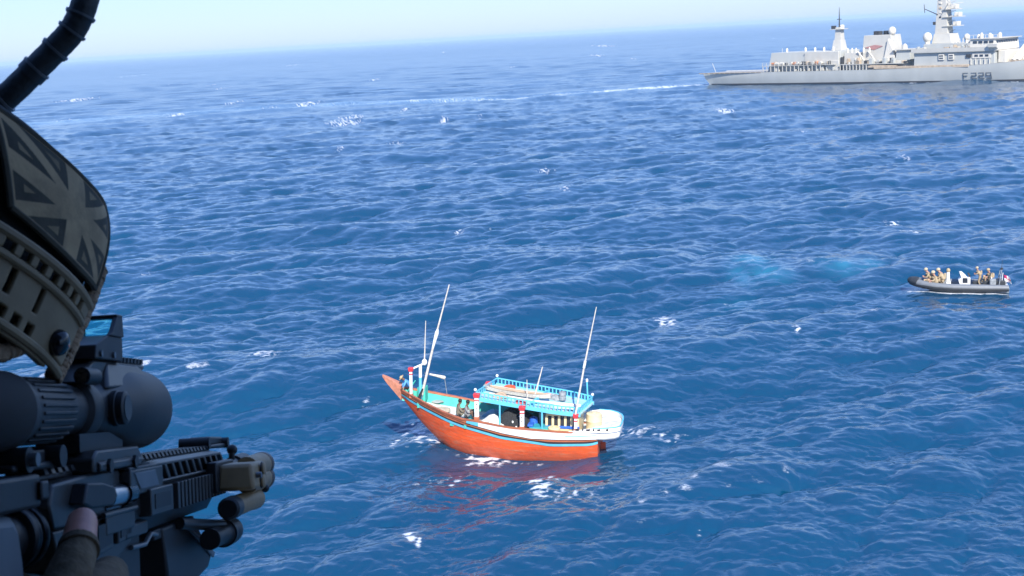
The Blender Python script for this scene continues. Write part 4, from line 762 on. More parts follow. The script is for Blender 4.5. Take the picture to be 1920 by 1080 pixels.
# ================================================================ HELICOPTER CABIN (the doorway the picture is taken from; unseen, built to keep sun off the gunner)
M_CAB = mat('cabin_dark_grey', (.05, .055, .055), .7, var=.15, scale=6); M_PAD = mat('cabin_padding', (.07, .075, .065), .9, bump=.4, bscale=20)
def cabin():
    root = empty('helicopter_cabin', Matrix.Translation((0, -.4, 18.8)), label='unseen dark helicopter cabin with open side door, shaped to shade the gunner', cat='helicopter')
    def b(nm, x0, x1, y0, y1, z0, z1, m=M_CAB): return MB().box(x0, x1, y0 + .4, y1 + .4, z0 - 18.8, z1 - 18.8).build(nm, m, root, bev=.02)
    M_CABL = mat('cabin_grey', (.42, .40, .36), .7, var=.1, scale=6)  # paler grey on floor and roof, to bounce fill light onto the gunner
    b('floor', -2.0, 2.0, -1.8, .98, 18.74, 18.80, M_CABL); b('roof', -2.0, 2.0, -1.8, .72, 20.76, 20.86, M_CABL)
    b('rear_wall', -2.0, 2.0, -1.88, -1.80, 18.8, 20.76); b('side_wall', -2.08, -2.001, -1.88, 1.0, 18.8, 20.76); b('side_wall', 2.001, 2.08, -1.88, -.5, 18.8, 20.76); b('side_panel', 2.001, 2.08, -.5, 1.0, 18.8, 19.1)  # rear kept closed, right side left open, to steer skylight onto the gunner
    b('door_jamb', -2.0, -1.6, .90, .98, 18.8, 20.76); b('door_post', 1.9, 2.0, .90, .98, 18.8, 20.76)
    b('sill', -1.6, 1.6, .981, 1.02, 18.72, 18.84); b('seat', -1.9, 1.9, -1.70, -1.2, 19.15, 19.25, M_PAD); b('lining', -1.9, 1.9, -1.79, -1.74, 19.0, 20.5, M_PAD)
cabin()
# ---------------------------------------------------------------- hose
M_HOSE = mat('hose_black', (.045, .05, .052), .5, var=.2, scale=40, bump=.3, bscale=60); M_TAPE = mat('hose_tape', (.05, .055, .06), .45)
def hose():
    pp = [(-330, 390), (-190, 310), (-90, 250), (-20, 205), (22, 173), (74, 122), (112, 84), (135, 58), (151, 28), (163, -10), (172, -60), (178, -160), (180, -300), (182, -620), (186, -1100)]
    P = [at(x, y, .95 + (.12 * max(0, -y) / 1000)) for x, y in pp]
    P = [Vector((x_, P[0].y + .02 * k_, P[0].z - .03 * k_)) for k_, x_ in ((6, -1.99), (5, -1.7), (4, -1.4), (3, -1.15), (2, -.9), (1, -.7))] + P; P[-1] = Vector((P[-1].x, P[-1].y, 20.72))
    # smooth
    Q = []
    for i in range(len(P) - 1):
        p0, p1, p2, p3 = P[max(i - 1, 0)], P[i], P[i + 1], P[min(i + 2, len(P) - 1)]
        for k in range(8):
            t = k / 8; Q.append(.5 * ((2 * p1) + (p2 - p0) * t + (2 * p0 - 5 * p1 + 4 * p2 - p3) * t * t + (3 * p1 - p0 - 3 * p2 + p3) * t ** 3))
    Q.append(P[-1])
    o = Q[88].copy(); root = empty('cable_hose', Matrix.Translation(o), label='black taped hose curving down across the open sky', cat='hose')
    rel = [q - o for q in Q]
    MB().tube(rel, [.0098 + .0001 * math.sin(i * 1.7) for i in range(len(rel))], 16).build('sleeve', M_HOSE, root)
    for i, w_ in ((74, 3), (85, 2), (93, 1), (103, 1), (111, 1)):
        seg = rel[i:i + w_ + 1]; MB().tube(seg, .0107, 16).build('tape_band', M_TAPE, root)
        d = (seg[-1] - seg[0]).normalized(); MB().tube([seg[-1] - d * .0007, seg[-1] + d * .0012], .0112, 16).build('clip', mat('clip_grey', (.16, .17, .18), .4), root)
hose()
# ================================================================ RIFLE
M_GUN = mat('gun_anodised', (.045, .044, .042), .40, var=.15, scale=60, spec=.5, dirt=(.085, .083, .08), dscale=45, dth=.60, bump=.08, bscale=900); M_GUNB = mat('gun_black_polymer', (.020, .020, .021), .48, var=.15, scale=60, bump=.1, bscale=500); M_STEEL = mat('bolt_steel', (.55, .56, .58), .28, metal=1, var=.05)
M_TANP = mat('tan_polymer', (.36, .23, .11), .5, var=.15, scale=60, bump=.1, bscale=400); M_LENS = mat('lens_black', (.01, .01, .012), .12); M_STOCK = mat('stock_grey', (.15, .175, .195), .5, var=.1, scale=40, bump=.08, bscale=500); M_EDGE = mat('worn_edge', (.16, .17, .18), .35, metal=.4)
u_ = ray(930, 757).normalized(); z_ = Vector((0, 0, 1)); z_ = (z_ - u_ * z_.dot(u_)).normalized(); y_ = z_.cross(u_)
GK = 1.2
GO = at(350, 880, .9) + y_ * .02; GO = CAM + (GO - CAM) * GK
RIFLE_M = frame(GO, u_, y_, z_) @ Matrix.Scale(GK, 4)
M_GUNS = mat('scope_black', (.028, .028, .028), .5, var=.2, scale=50, bump=.12, bscale=700, dirt=(.06, .06, .06), dscale=25, dth=.6)
M_SHELLK = mat('rubber_black', (.010, .010, .011), .8)
def rifle():
    root = empty('rifle', RIFLE_M, label='black scoped rifle with tan laser module held out of the doorway', cat='rifle')
    B = lambda nm, m, x0, x1, y0, y1, z0, z1, par=root, bev=.0012: MB().box(x0, x1, y0, y1, z0, z1).build(nm, m, par, bev=bev)
    # receiver
    up = MB().prism([(-.268, -.004), (-.262, .006), (-.205, .008), (-.148, .008), (-.148, -.017), (-.262, -.017)], -.0165, .0165).build('upper_receiver', M_GUN, root, bev=.0015)
    MB().prism([(-.240, -.006), (-.232, .0045), (-.205, .003), (-.184, -.0005), (-.180, -.006), (-.188, -.0105), (-.225, -.0095)], -.0245, -.0160).build('brass_deflector', M_GUNB, up, bev=.0012)
    B('ejection_port', M_LENS, -.178, -.132, -.0172, -.016, -.014, -.001, up, 0)
    MB().tube([(-.176, -.0162, -.0068), (-.146, -.0162, -.0068)], .0062, 18).build('bolt', M_STEEL, up); MB().tube([(-.148, -.0165, -.0068), (-.134, -.0165, -.0068)], .0072, 18).build('bolt_collar', M_LENS, up)
    MB().tube([(-.192, -.0195, -.0158), (-.128, -.0195, -.0162)], .0017, 8).build('dust_cover_rod', M_GUN, up); B('dust_cover', M_GUN, -.186, -.13, -.0196, -.0176, -.0275, -.017, up)
    lo = MB().prism([(-.262, -.0175), (-.128, -.0175), (-.124, -.036), (-.160, -.046), (-.2, -.046), (-.25, -.038)], -.0155, .0155).build('lower_receiver', M_GUN, root, bev=.0015)
    for x0, x1, z0, z1 in ((-.203, -.171, -.037, -.0205), (-.161, -.132, -.0345, -.0185)):
        MB().prism([(x0, z0), (x1, z0 + .0015), (x1, z1), (x0, z1)], -.0185, -.0150).build('fence', M_GUN, lo, bev=.001); MB().prism([(x0 + .004, z0 + .003), (x1 - .004, z0 + .0045), (x1 - .004, z1), (x0 + .004, z1)], -.0190, -.0184).build('fence_recess', M_GUNB, lo)
    B('magazine_well', M_GUNB, -.172, -.104, -.0145, .0145, -.062, -.030, lo)
    MB().prism([(-.168, -.055), (-.108, -.055), (-.095, -.105), (-.082, -.15), (-.142, -.16), (-.158, -.11)], -.0125, .0125).build('magazine', M_GUNB, root, bev=.0015)
    MB().prism([(-.245, -.042), (-.205, -.045), (-.222, -.09), (-.236, -.135), (-.272, -.13), (-.258, -.085)], -.0135, .0135).build('pistol_grip', M_GUNB, root, bev=.004)
    MB().tube([(-.205, 0, -.045), (-.2, 0, -.058), (-.185, 0, -.066), (-.165, 0, -.062), (-.16, 0, -.05)], .003, 8).build('trigger_guard', M_GUNB, root); MB().tube([(-.195, 0, -.045), (-.19, 0, -.056), (-.184, 0, -.06)], .0022, 8).build('trigger', M_GUNB, root)
    MB().tube([(-.128, -.016, -.040), (-.1, -.0165, -.041), (-.086, -.0165, -.036), (-.07, -.016, -.038)], .0016, 8).build('release_lever', M_EDGE, lo)
    MB().lathe([(0, .0045), (.002, .0045), (.0025, .003)], (-.132, -.0155, -.0135), (0, -1, 0), 14).build('takedown_pin', M_GUNB, lo); MB().lathe([(0, .004), (.002, .004), (.0025, .003)], (-.243, -.0155, -.03), (0, -1, 0), 14).build('takedown_pin', M_GUNB, lo)
    ch = MB().box(-.33, -.256, -.0185, .0185, -.0035, .0125).build('charging_handle', M_GUNB, root, bev=.002); B('latch', M_GUNB, -.262, -.252, -.021, -.0185, .0, .009, ch)
    # stock
    MB().lathe([(-.345, .0125), (-.27, .0125)], (0, 0, -.018), (1, 0, 0), 24).build('buffer_tube', M_GUNB, root)
    for x, r in ((-.286, .0165), (-.2795, .0155), (-.272, .0165)): MB().lathe([(0, r * .96), (.001, r), (.0045, r), (.0055, r * .96)], (x, 0, -.018), (1, 0, 0), 28).build('castle_nut', M_GUNB, root)
    st = MB().prism([(-.315, -.004), (-.305, -.010), (-.300, -.026), (-.296, -.050), (-.31, -.075), (-.46, -.13), (-.46, .004)], -.0165, .0165).build('stock', M_STOCK, root, bev=.006)
    B('butt_pad', M_GUNB, -.475, -.46, -.016, .016, -.13, .004, st)
    MB().tube([(-.298, -.017, -.038), (-.288, -.0185, -.043), (-.28, -.018, -.052), (-.281, -.017, -.062)], .0018, 8).build('sling_loop', M_EDGE, st)
    # handguard with ribs between its bars
    hg = MB(); P_ = [(-.0145, .009), (.0145, .009), (.021, .004), (.021, -.022), (.012, -.037), (-.012, -.037), (-.021, -.022), (-.021, .004)]
    core = MB(); core.loft([[(x, y * .86, z * .93) for y, z in P_] for x in (-.147, .100)]); hgc = core.build('handguard', M_GUNB, root)
    for s in (-1, 1):
        sh = lambda x0, x1, z0, z1, y=.0222, nm='side_bar', m=M_GUN: MB().box(x0, x1, min(s * .0165, s * y), max(s * .0165, s * y), z0, z1).build(nm, m, hgc, bev=.001)
        MB().hexa([(-.147, s * .013, .0080), (.103, s * .013, .0080), (.103, s * .0222, .0062), (-.147, s * .0222, .0062), (-.147, s * .013, .0098), (.103, s * .013, .0098), (.103, s * .0222, .0082), (-.147, s * .0222, .0082)]).build('upper_bar', M_GUN, hgc, bev=.0006)
        sh(-.078, .103, -.0050, -.0028)
        for i in range(11):
            x = -.086 + i * .0187; MB().hexa([(x + .010, s * .0165, -.003), (x + .0165, s * .0165, -.003), (x + .0165, s * .0221, -.003), (x + .010, s * .0221, -.003), (x, s * .0165, .0066), (x + .0065, s * .0165, .0066), (x + .0065, s * .0221, .0066), (x, s * .0221, .0066)]).build('rib', M_GUN, hgc, bev=.0007)
        pn = sh(-.147, -.074, -.0085, .0066, .0226, 'side_panel'); MB().prism([(-.140, .0046), (-.094, .0046), (-.086, -.0055), (-.128, -.0055)], s * .0226, s * .0232).build('panel_recess', M_STOCK, pn, bev=.0003)
        fr_ = sh(-.112, -.058, -.0235, -.0066, .0248, 'frame_panel'); MB().box(-.104, -.066, min(s * .0248, s * .0253), max(s * .0248, s * .0253), -.0195, -.0105).build('frame_recess', M_GUNB, fr_)
        sr = sh(-.056, .098, -.0225, -.0068, .0225, 'side_rail', M_GUNB)
        for i in range(15): MB().box(-.053 + i * .0102, -.0475 + i * .0102, min(s * .0224, s * .0268), max(s * .0224, s * .0268), -.0235, -.0062).build('rail_tooth', M_GUN, sr, bev=.0004)
    MB().box(-.147, -.1, -.019, .019, -.034, -.0255).build('lower_panel', M_GUN, hgc, bev=.0015)
    # top rail and its teeth
    tr = B('top_rail', M_GUN, -.262, .131, -.0075, .0075, .0075, .0108)
    for i in range(37):
        x = -.255 + i * .0104; MB().taper(x, x + .0056, -.0105, .0105, .0108, .0136, .0003, .0003, .0012).build('rail_tooth', M_GUN, tr)
    MB().tube([(.09, 0, -.008), (.30, 0, -.008)], .0062, 16).build('barrel', M_GUNB, root); MB().lathe([(.26, .0085), (.30, .0095), (.305, .006)], (0, 0, -.008), (1, 0, 0), 18).build('muzzle_brake', M_GUNB, root)
    # sights
    fs = MB().box(.112, .20, -.011, .011, .0137, .0168).build('front_sight', M_GUNB, root, bev=.0015); MB().tube([(.118, -.012, .0185), (.118, .012, .0185)], .0048, 14).build('hinge', M_GUNB, fs); MB().prism([(.13, .0165), (.2, .0165), (.195, .022), (.135, .0235)], -.008, .008).build('sight_post', M_GUNB, fs, bev=.0015); MB().tube([(.195, -.013, .017), (.195, .013, .017)], .0045, 12).build('thumb_wheel', M_GUNB, fs)
    rs = MB().box(-.272, -.2, -.0115, .0115, .0137, .0175).build('rear_sight', M_GUNB, root, bev=.0015)
    for x, r in ((-.262, .0062), (-.214, .0058)): MB().tube([(x, -.0155, .0195), (x, .0155, .0195)], r, 18).build('adjuster', M_GUNB, rs)
    MB().lathe([(0, .0035), (.004, .0035)], (-.262, -.0155, .0195), (0, -1, 0), 12).build('adjuster_nub', M_EDGE, rs); MB().box(-.25, -.222, -.009, .009, .017, .0235).build('leaf', M_GUNB, rs, bev=.001)
    MB().tube([(.150, -.021, .000), (.150, -.021, .006)], .0026, 10).build('knob_stem', M_GUNB, root); MB().ball((.152, -.021, .0082), .0044, 12).build('knob', M_GUNB, root)
    # scope
    ZS = .0435
    sc = MB().lathe([(-.286, .012), (-.284, .0175), (-.279, .0190), (-.236, .0193), (-.230, .0180), (-.226, .0168), (-.200, .0164), (-.166, .0160), (-.162, .0146), (-.146, .0146), (-.144, .0178), (-.142, .0184), (-.130, .0184), (-.127, .0178), (-.125, .0158), (-.118, .0162), (-.09, .0205), (-.066, .0246), (-.058, .0256), (-.045, .0260), (-.008, .0260), (-.002, .0252), (.0, .0235)], (0, 0, ZS), (1, 0, 0), 56).build('scope', M_GUNS, root, smooth=30)
    MB().lathe([(-.2895, .0115), (-.288, .0155), (-.2855, .0155)], (0, 0, ZS), (1, 0, 0), 40).build('eyepiece_lens', M_LENS, sc); MB().lathe([(-.290, .0160), (-.2895, .0196), (-.278, .0202), (-.24, .0198), (-.236, .0185)], (0, 0, ZS), (1, 0, 0), 48).build('rubber_eyecup', M_SHELLK, sc)
    for i in range(26):
        a = 2 * math.pi * i / 26; MB().box(-.222, -.172, -.00095, .00095, .0158, .0176).xf(Matrix.Translation((0, 0, ZS)) @ Matrix.Rotation(a, 4, 'X')).build('grip_rib', M_GUNB, sc, bev=.0005)
    MB().lathe([(.0, .0105), (.003, .0105), (.0035, .0098), (.0075, .0098), (.0085, .0085)], (-.106, -.0165, ZS), (0, -1, 0), 28).build('windage_knob', M_GUNB, sc, bev=0)
    MB().lathe([(0, .0075), (.0006, .0075)], (-.106, -.025, ZS), (0, -1, 0), 24).build('knob_face', M_GUN, sc)
    MB().prism([(-.150, .0585), (-.132, .0665), (-.118, .0725), (-.012, .0725), (-.012, .0690), (-.045, .064), (-.115, .056)], -.0095, .0095).build('saddle', M_GUN, sc, bev=.002)
    MB().hexa([(-.112, -.0155, .055), (-.02, -.0205, .0585), (-.02, .0205, .0585), (-.112, .0155, .055), (-.095, -.0095, .0718), (-.03, -.0095, .0718), (-.03, .0095, .0718), (-.095, .0095, .0718)]).build('fairing', M_GUN, sc, bev=.002)
    MB().tube([(-.158, -.0152, .0615), (-.136, -.0152, .0615)], .0048, 16).build('battery_tube', M_GUNB, sc); MB().lathe([(0, .0038), (.0012, .0038)], (-.158, -.0152, .0615), (-1, 0, 0), 14).build('battery_cap', M_LENS, sc)
    for i in range(8): MB().taper(-.074 + i * .0078, -.0697 + i * .0078, -.0095, .0095, .0725, .0758, .0012, -.0006, .0).build('mini_rail_tooth', M_GUNB, sc)
    mt = MB().prism([(-.206, .0085), (-.112, .0085), (-.112, .0165), (-.118, .0205), (-.198, .0205), (-.206, .0165)], -.0195, .0195).build('scope_mount', M_GUN, root, bev=.0015); MB().hexa([(-.2, -.0215, .0092), (-.118, -.0215, .0092), (-.118, -.0190, .0086), (-.2, -.0190, .0086), (-.2, -.0215, .0130), (-.118, -.0215, .0130), (-.118, -.0190, .0145), (-.2, -.0190, .0145)]).build('clamp_bar', M_GUN, mt, bev=.0008)
    MB().box(-.205, -.125, -.012, .012, .0200, .0300).build('mount_neck', M_GUNB, mt)
    for x in (-.185, -.135): MB().lathe([(0, .0042), (.002, .0042)], (x, -.0212, .0112), (0, -1, 0), 6).build('clamp_bolt', M_GUNB, mt)
    # reflex sight on top
    rd = MB().prism([(-.125, .0725), (-.070, .0725), (-.070, .0872), (-.100, .0872), (-.122, .0805)], -.0125, .0125).build('reflex_sight', M_GUNB, root, bev=.0008)
    for s in (-1, 1): MB().prism([(-.098, .0872), (-.070, .0872), (-.072, .1000), (-.082, .1000), (-.092, .090)], s * .0105, s * .0135).build('hood_side', M_GUNB, rd, bev=.0005)
    MB().box(-.083, -.0715, -.0135, .0135, .0985, .1008).build('hood_top', M_GUNB, rd, bev=.0006)
    gl = bpy.data.materials.new('coated_glass'); gl.use_nodes = True; gb_ = gl.node_tree.nodes['Principled BSDF']; gb_.inputs['Base Color'].default_value = (.30, .95, .98, 1); gb_.inputs['Transmission Weight'].default_value = 1; gb_.inputs['Roughness'].default_value = .03; gb_.inputs['IOR'].default_value = 1.02
    MB().box(-.079, -.0775, -.0108, .0108, .0873, .0988).build('window', gl, rd, smooth=0)
    for x in (-.115, -.09): MB().lathe([(0, .002), (.0012, .002)], (x, -.0125, .0757), (0, -1, 0), 10).build('screw', M_EDGE, rd)
    for ch in list(root.children):
        if ch.name.split('.')[0] in ('scope', 'reflex_sight'): ch.location.x -= .048; ch.scale = (1, .96, 1)
        if ch.name.startswith('rear_sight'): ch.location.x -= .028
        if ch.name.startswith('charging_handle'): ch.location.x -= .028
        if ch.name.startswith('front_sight'): ch.location.x += .012; ch.location.z -= .003; ch.scale = (.85, 1, 1)
    # laser module and lights on the right rail
    lm = MB().taper(.058, .118, -.056, -.027, -.0205, -.0005, .003, .003, .002).build('laser_module', M_TANP, root, bev=.003)
    for z in (-.0035, -.0145): 
        MB().lathe([(.10, .0088), (.135, .0095), (.160, .0098), (.166, .009)], (0, -.0425, z - .002), (1, 0, 0), 28).build('emitter', M_TANP, lm); MB().lathe([(.158, .0101), (.168, .0101), (.169, .008)], (0, -.0425, z - .002), (1, 0, 0), 28).build('bezel', mat('bezel_brown', (.09, .05, .035), .5), lm)
    for x, z in ((.092, -.0065), (.088, -.0155)): MB().lathe([(0, .005), (.0022, .0052), (.003, .004)], (x, -.0555, z), (0, -1, 0), 24).build('button', M_TANP, lm); MB().lathe([(0, .0056), (.0008, .0056)], (x, -.0555, z), (0, -1, 0), 24).build('button_ring', M_GUNB, lm)
    MB().lathe([(0, .0022), (.004, .0022)], (.07, -.0555, -.010), (0, -1, 0), 10).build('dial', M_EDGE, lm); B('clamp', M_GUNB, .05, .112, -.030, -.022, -.021, .002, lm)
    t2 = MB().lathe([(.034, .0065), (.036, .0080), (.05, .0082), (.052, .0072), (.054, .0078), (.12, .0078), (.126, .0085), (.136, .0085), (.137, .007)], (0, -.041, -.0315), (1, 0, 0), 28).build('torch', M_TANP, root); MB().lathe([(.0332, .0064), (.035, .0082), (.051, .0085), (.0525, .0074)], (0, -.041, -.0315), (1, 0, 0), 28).build('tail_cap', M_GUNB, t2); MB().ball((.14, -.049, -.024), .0035, 10).build('switch', M_GUNB, t2)
    t3 = MB().lathe([(.02, .0075), (.06, .0075), (.064, .0098), (.084, .0104), (.09, .0100), (.0905, .0075)], (0, -.030, -.0515), (1, 0, 0), 28).build('flashlight', M_GUNB, root); MB().tube([(-.01, -.016, -.0365), (.03, -.024, -.0415), (.06, -.03, -.045)], .0042, 10).build('flashlight_arm', M_GUN, t3); MB().lathe([(.0635, .0106), (.07, .0106)], (0, -.030, -.0515), (1, 0, 0), 28).build('ring', M_GUNB, t3)
    fg = MB().prism([(-.045, -.036), (.045, -.036), (.062, -.048), (.098, -.070), (.086, -.078), (.05, -.082), (-.03, -.080)], -.0135, .0135).build('foregrip', M_GUNB, root, bev=.002); MB().prism([(.022, -.044), (.027, -.043), (.1, -.0685), (.096, -.0722)], -.0155, -.0136).build('grip_edge', M_STOCK, fg, bev=.0006)
    MB().box(-.06, .05, -.012, .012, -.043, -.036).build('grip_clamp', M_GUNB, fg, bev=.001)
rifle()
# ================================================================ GUNNER
def cv(x, y, d): return RT * x + UP * y + fw * d                      # a direction given as right, up, away
H_F = cv(.65, -.46, .6).normalized(); H_U = cv(.216, .873, .435); H_U = (H_U - H_F * H_U.dot(H_F)).normalized(); H_L = H_U.cross(H_F)
H_C = at(-252, 470, .80)
HELM_M = frame(H_C, H_F, H_L, H_U) @ Matrix.Scale(.9, 4)
M_CAMO = mat('glove_olive', (.15, .105, .06), .9, var=.4, scale=30, bump=.6, bscale=120); M_SLV = mat('sleeve_camouflage', (.10, .085, .055), .92, var=.45, scale=22, bump=.5, bscale=60, dirt=(.04, .045, .03), dscale=16, dth=.55)
def gunner():
    rl = lambda x, y, z: RIFLE_M @ Vector((x, y, z))
    hc = H_C
    pel = Vector((-.62, .28, 19.12)); J = {}
    J['pelvis'] = (pel, (.15, .17)); J['waist'] = (pel + Vector((0, .02, .16)), .17)
    J['chest'] = (Vector((-.60, .36, 19.50)), (.18, .20)); J['neck'] = (Vector((-.52, .52, 19.74)), .062); J['jaw'] = (hc + H_F * .035 - H_U * .075, .062); J['head'] = (hc + H_F * .0 + H_U * .02, .085)
    J['rsh'] = (Vector((-.42, .36, 19.56)), .085); J['rel'] = (Vector((-.36, .44, 19.30)), .058)
    wr = rl(-.335, -.050, -.105); J['rfa'] = ((Vector((-.36, .44, 19.30)) + wr) * .5, .05); J['rwr'] = (wr, .036)
    pm = rl(-.285, -.034, -.058); J['rpalm'] = (pm, .029)
    J['ri0'] = (rl(-.300, -.033, -.040), .0150); J['ri1'] = (rl(-.279, -.0335, -.0268), .0120); J['ri2'] = (rl(-.268, -.031, -.0190), .0104); J['ri3'] = (rl(-.253, -.0285, -.0105), .0092)
    J['rm0'] = (rl(-.246, -.036, -.046), .0145); J['rm1'] = (rl(-.214, -.030, -.044), .0125); J['rm2'] = (rl(-.2, -.006, -.053), .0085)
    J['rr0'] = (rl(-.245, -.034, -.072), .0115); J['rr1'] = (rl(-.214, -.028, -.074), .0105); J['rr2'] = (rl(-.206, -.006, -.077), .0085)
    J['rl0'] = (rl(-.25, -.033, -.092), .0105); J['rl1'] = (rl(-.222, -.026, -.096), .0095); J['rl2'] = (rl(-.216, -.006, -.098), .008)
    J['rt0'] = (rl(-.285, -.012, -.045), .0115); J['rt1'] = (rl(-.268, .016, -.036), .0105); J['rt2'] = (rl(-.245, .022, -.034), .0085)
    J['lsh'] = (Vector((-.80, .46, 19.56)), .085); J['lel'] = (Vector((-.52, .86, 19.32)), .058); lw_ = rl(-.02, .01, -.15); J['lfa'] = ((Vector((-.52, .86, 19.32)) + lw_) * .5, .048); J['lwr'] = (lw_, .036); lp = rl(.02, .012, -.112); J['lpalm'] = (lp, .026)
    for k, dx in enumerate((.045, .027, .009, -.009)):
        J['lf%d0' % k] = (rl(dx + .012, -.016, -.108), .0105); J['lf%d1' % k] = (rl(dx + .012, -.026, -.093), .0095); J['lf%d2' % k] = (rl(dx + .011, -.018, -.083), .008)
    J['lt0'] = (rl(.03, .024, -.095), .0115); J['lt1'] = (rl(.045, .024, -.075), .0095)
    for s, y in (('r', -.1), ('l', .12)):
        J[s + 'hip'] = (pel + Vector((.11 if s == 'r' else -.11, .06, -.04)), .1); J[s + 'kn'] = (pel + Vector((.14 if s == 'r' else -.14, .46, -.05)), .075); J[s + 'an'] = (pel + Vector((.15 if s == 'r' else -.14, .52, -.50)), .055); J[s + 'to'] = (pel + Vector((.16 if s == 'r' else -.14, .68, -.55)), .05)
    E = [('pelvis', 'waist'), ('waist', 'chest'), ('chest', 'neck'), ('neck', 'jaw'), ('jaw', 'head'), ('chest', 'rsh'), ('rsh', 'rel'), ('rel', 'rfa'), ('rfa', 'rwr'), ('rwr', 'rpalm'), ('rpalm', 'ri0'), ('ri0', 'ri1'), ('ri1', 'ri2'), ('ri2', 'ri3'), ('chest', 'lsh'), ('lsh', 'lel'), ('lel', 'lfa'), ('lfa', 'lwr'), ('lwr', 'lpalm'), ('lpalm', 'lt0'), ('lt0', 'lt1'), ('rpalm', 'rt0'), ('rt0', 'rt1'), ('rt1', 'rt2')]
    for f_ in 'mrl': E += [('rpalm', 'r%s0' % f_), ('r%s0' % f_, 'r%s1' % f_), ('r%s1' % f_, 'r%s2' % f_)]
    for k in range(4): E += [('lpalm', 'lf%d0' % k), ('lf%d0' % k, 'lf%d1' % k), ('lf%d1' % k, 'lf%d2' % k)]
    for s in 'rl': E += [('pelvis', s + 'hip'), (s + 'hip', s + 'kn'), (s + 'kn', s + 'an'), (s + 'an', s + 'to')]
    o0 = pel + Vector((0, 0, -.1)); J = {k: (v[0] - o0, v[1]) for k, v in J.items()}; P = {k: v[0] for k, v in J.items()}
    sk = ('jaw', 'head', 'ri2', 'ri3')
    def pick(c):
        k = min(P, key=lambda q: (P[q] - c).length)
        return 0 if k in sk else (2 if k[:2] in ('ri', 'rm', 'rr', 'rl', 'rt', 'lf', 'lt', 'lp', 'lw', 'rp', 'rw') and k not in ('rsh', 'rel', 'lel') else 1)
    me = skin_mesh(J, E, 'pelvis', (mat('skin_fingertip', (.62, .27, .19), .45, var=.12, scale=80, bump=.15, bscale=500), M_SLV, M_CAMO), pick, 2)
    o = bpy.data.objects.new('person', me); COL.objects.link(o); o.location = o0
    tag(o, 'gunner in camouflage and helmet with flag patch aiming the rifle', 'person')
    off = Matrix.Translation(-o0)
    b = MB().lathe([(-.003, .0122), (.0025, .0117)], rl(-.2765, -.0329, -.0248), (rl(-.259, -.028, -.0140) - rl(-.279, -.0335, -.0268)).normalized(), 20); b.xf(off).build('glove_cuff', M_CAMO, o)
    v = MB(); ax_ = (Vector((-.60, .36, 19.50)) - pel).normalized()
    v.loft([[pel + ax_ * t + Vector((math.copysign(abs(math.cos(a)) ** .6, math.cos(a)) * .235 * k, math.copysign(abs(math.sin(a)) ** .6, math.sin(a)) * .20 * k, 0)) for a in [2 * math.pi * i / 28 for i in range(28)]] for t, k in ((.06, .93), (.09, 1), (.36, 1), (.44, .9), (.48, .7))])
    v.xf(off).build('armour_vest', M_SLV, o, bev=.01)
    for k in (-1, 1): MB().box(-.05, .05, -.045, .045, -.09, .07).xf(off @ Matrix.Translation(pel + ax_ * .26 + Vector((.12 * k, -.24, 0)))).build('pouch', M_CAMO, o, bev=.015)
    helmet(o, off)
def shell(a, z, off=0.0):
    """point of the helmet shell: a = degrees round from the front to the right, z = height"""
    a = R_(a); k = max(0, 1 - (max(z, 0) / .119) ** 3.6) ** (1 / 3.6) if z > -.02 else 1 - .4 * (-.02 - z); k = min(k, 1)
    c, s = math.cos(a), math.sin(a); p = Vector((.142 * math.copysign(abs(c) ** .9, c) * k, -.120 * math.copysign(abs(s) ** .85, s) * k, z))
    n = Vector((p.x / .142 ** 2, p.y / .12 ** 2, (.03 * (max(z, 0) / .125) ** 3 / .012))).normalized(); return p + n * off
M_SHELL = mat('helmet_shell_black', (.012, .012, .012), .9, var=.3, scale=40, bump=.5, bscale=200); M_RAIL = mat('helmet_rail_olive', (.31, .225, .125), .6, var=.12, scale=40, bump=.1, bscale=300); M_FLEECE = mat('fleece_tan', (.42, .28, .17), .95, var=.35, scale=80, bump=1.0, bscale=160)
M_PATCH = mat('patch_tan_camouflage', (.46, .32, .175), .9, var=.3, scale=26, dirt=(.27, .20, .115), dscale=20, dth=.5, bump=.35, bscale=500); M_PATD = mat('patch_dark', (.085, .073, .05), .9, var=.25, scale=60, bump=.3, bscale=500)
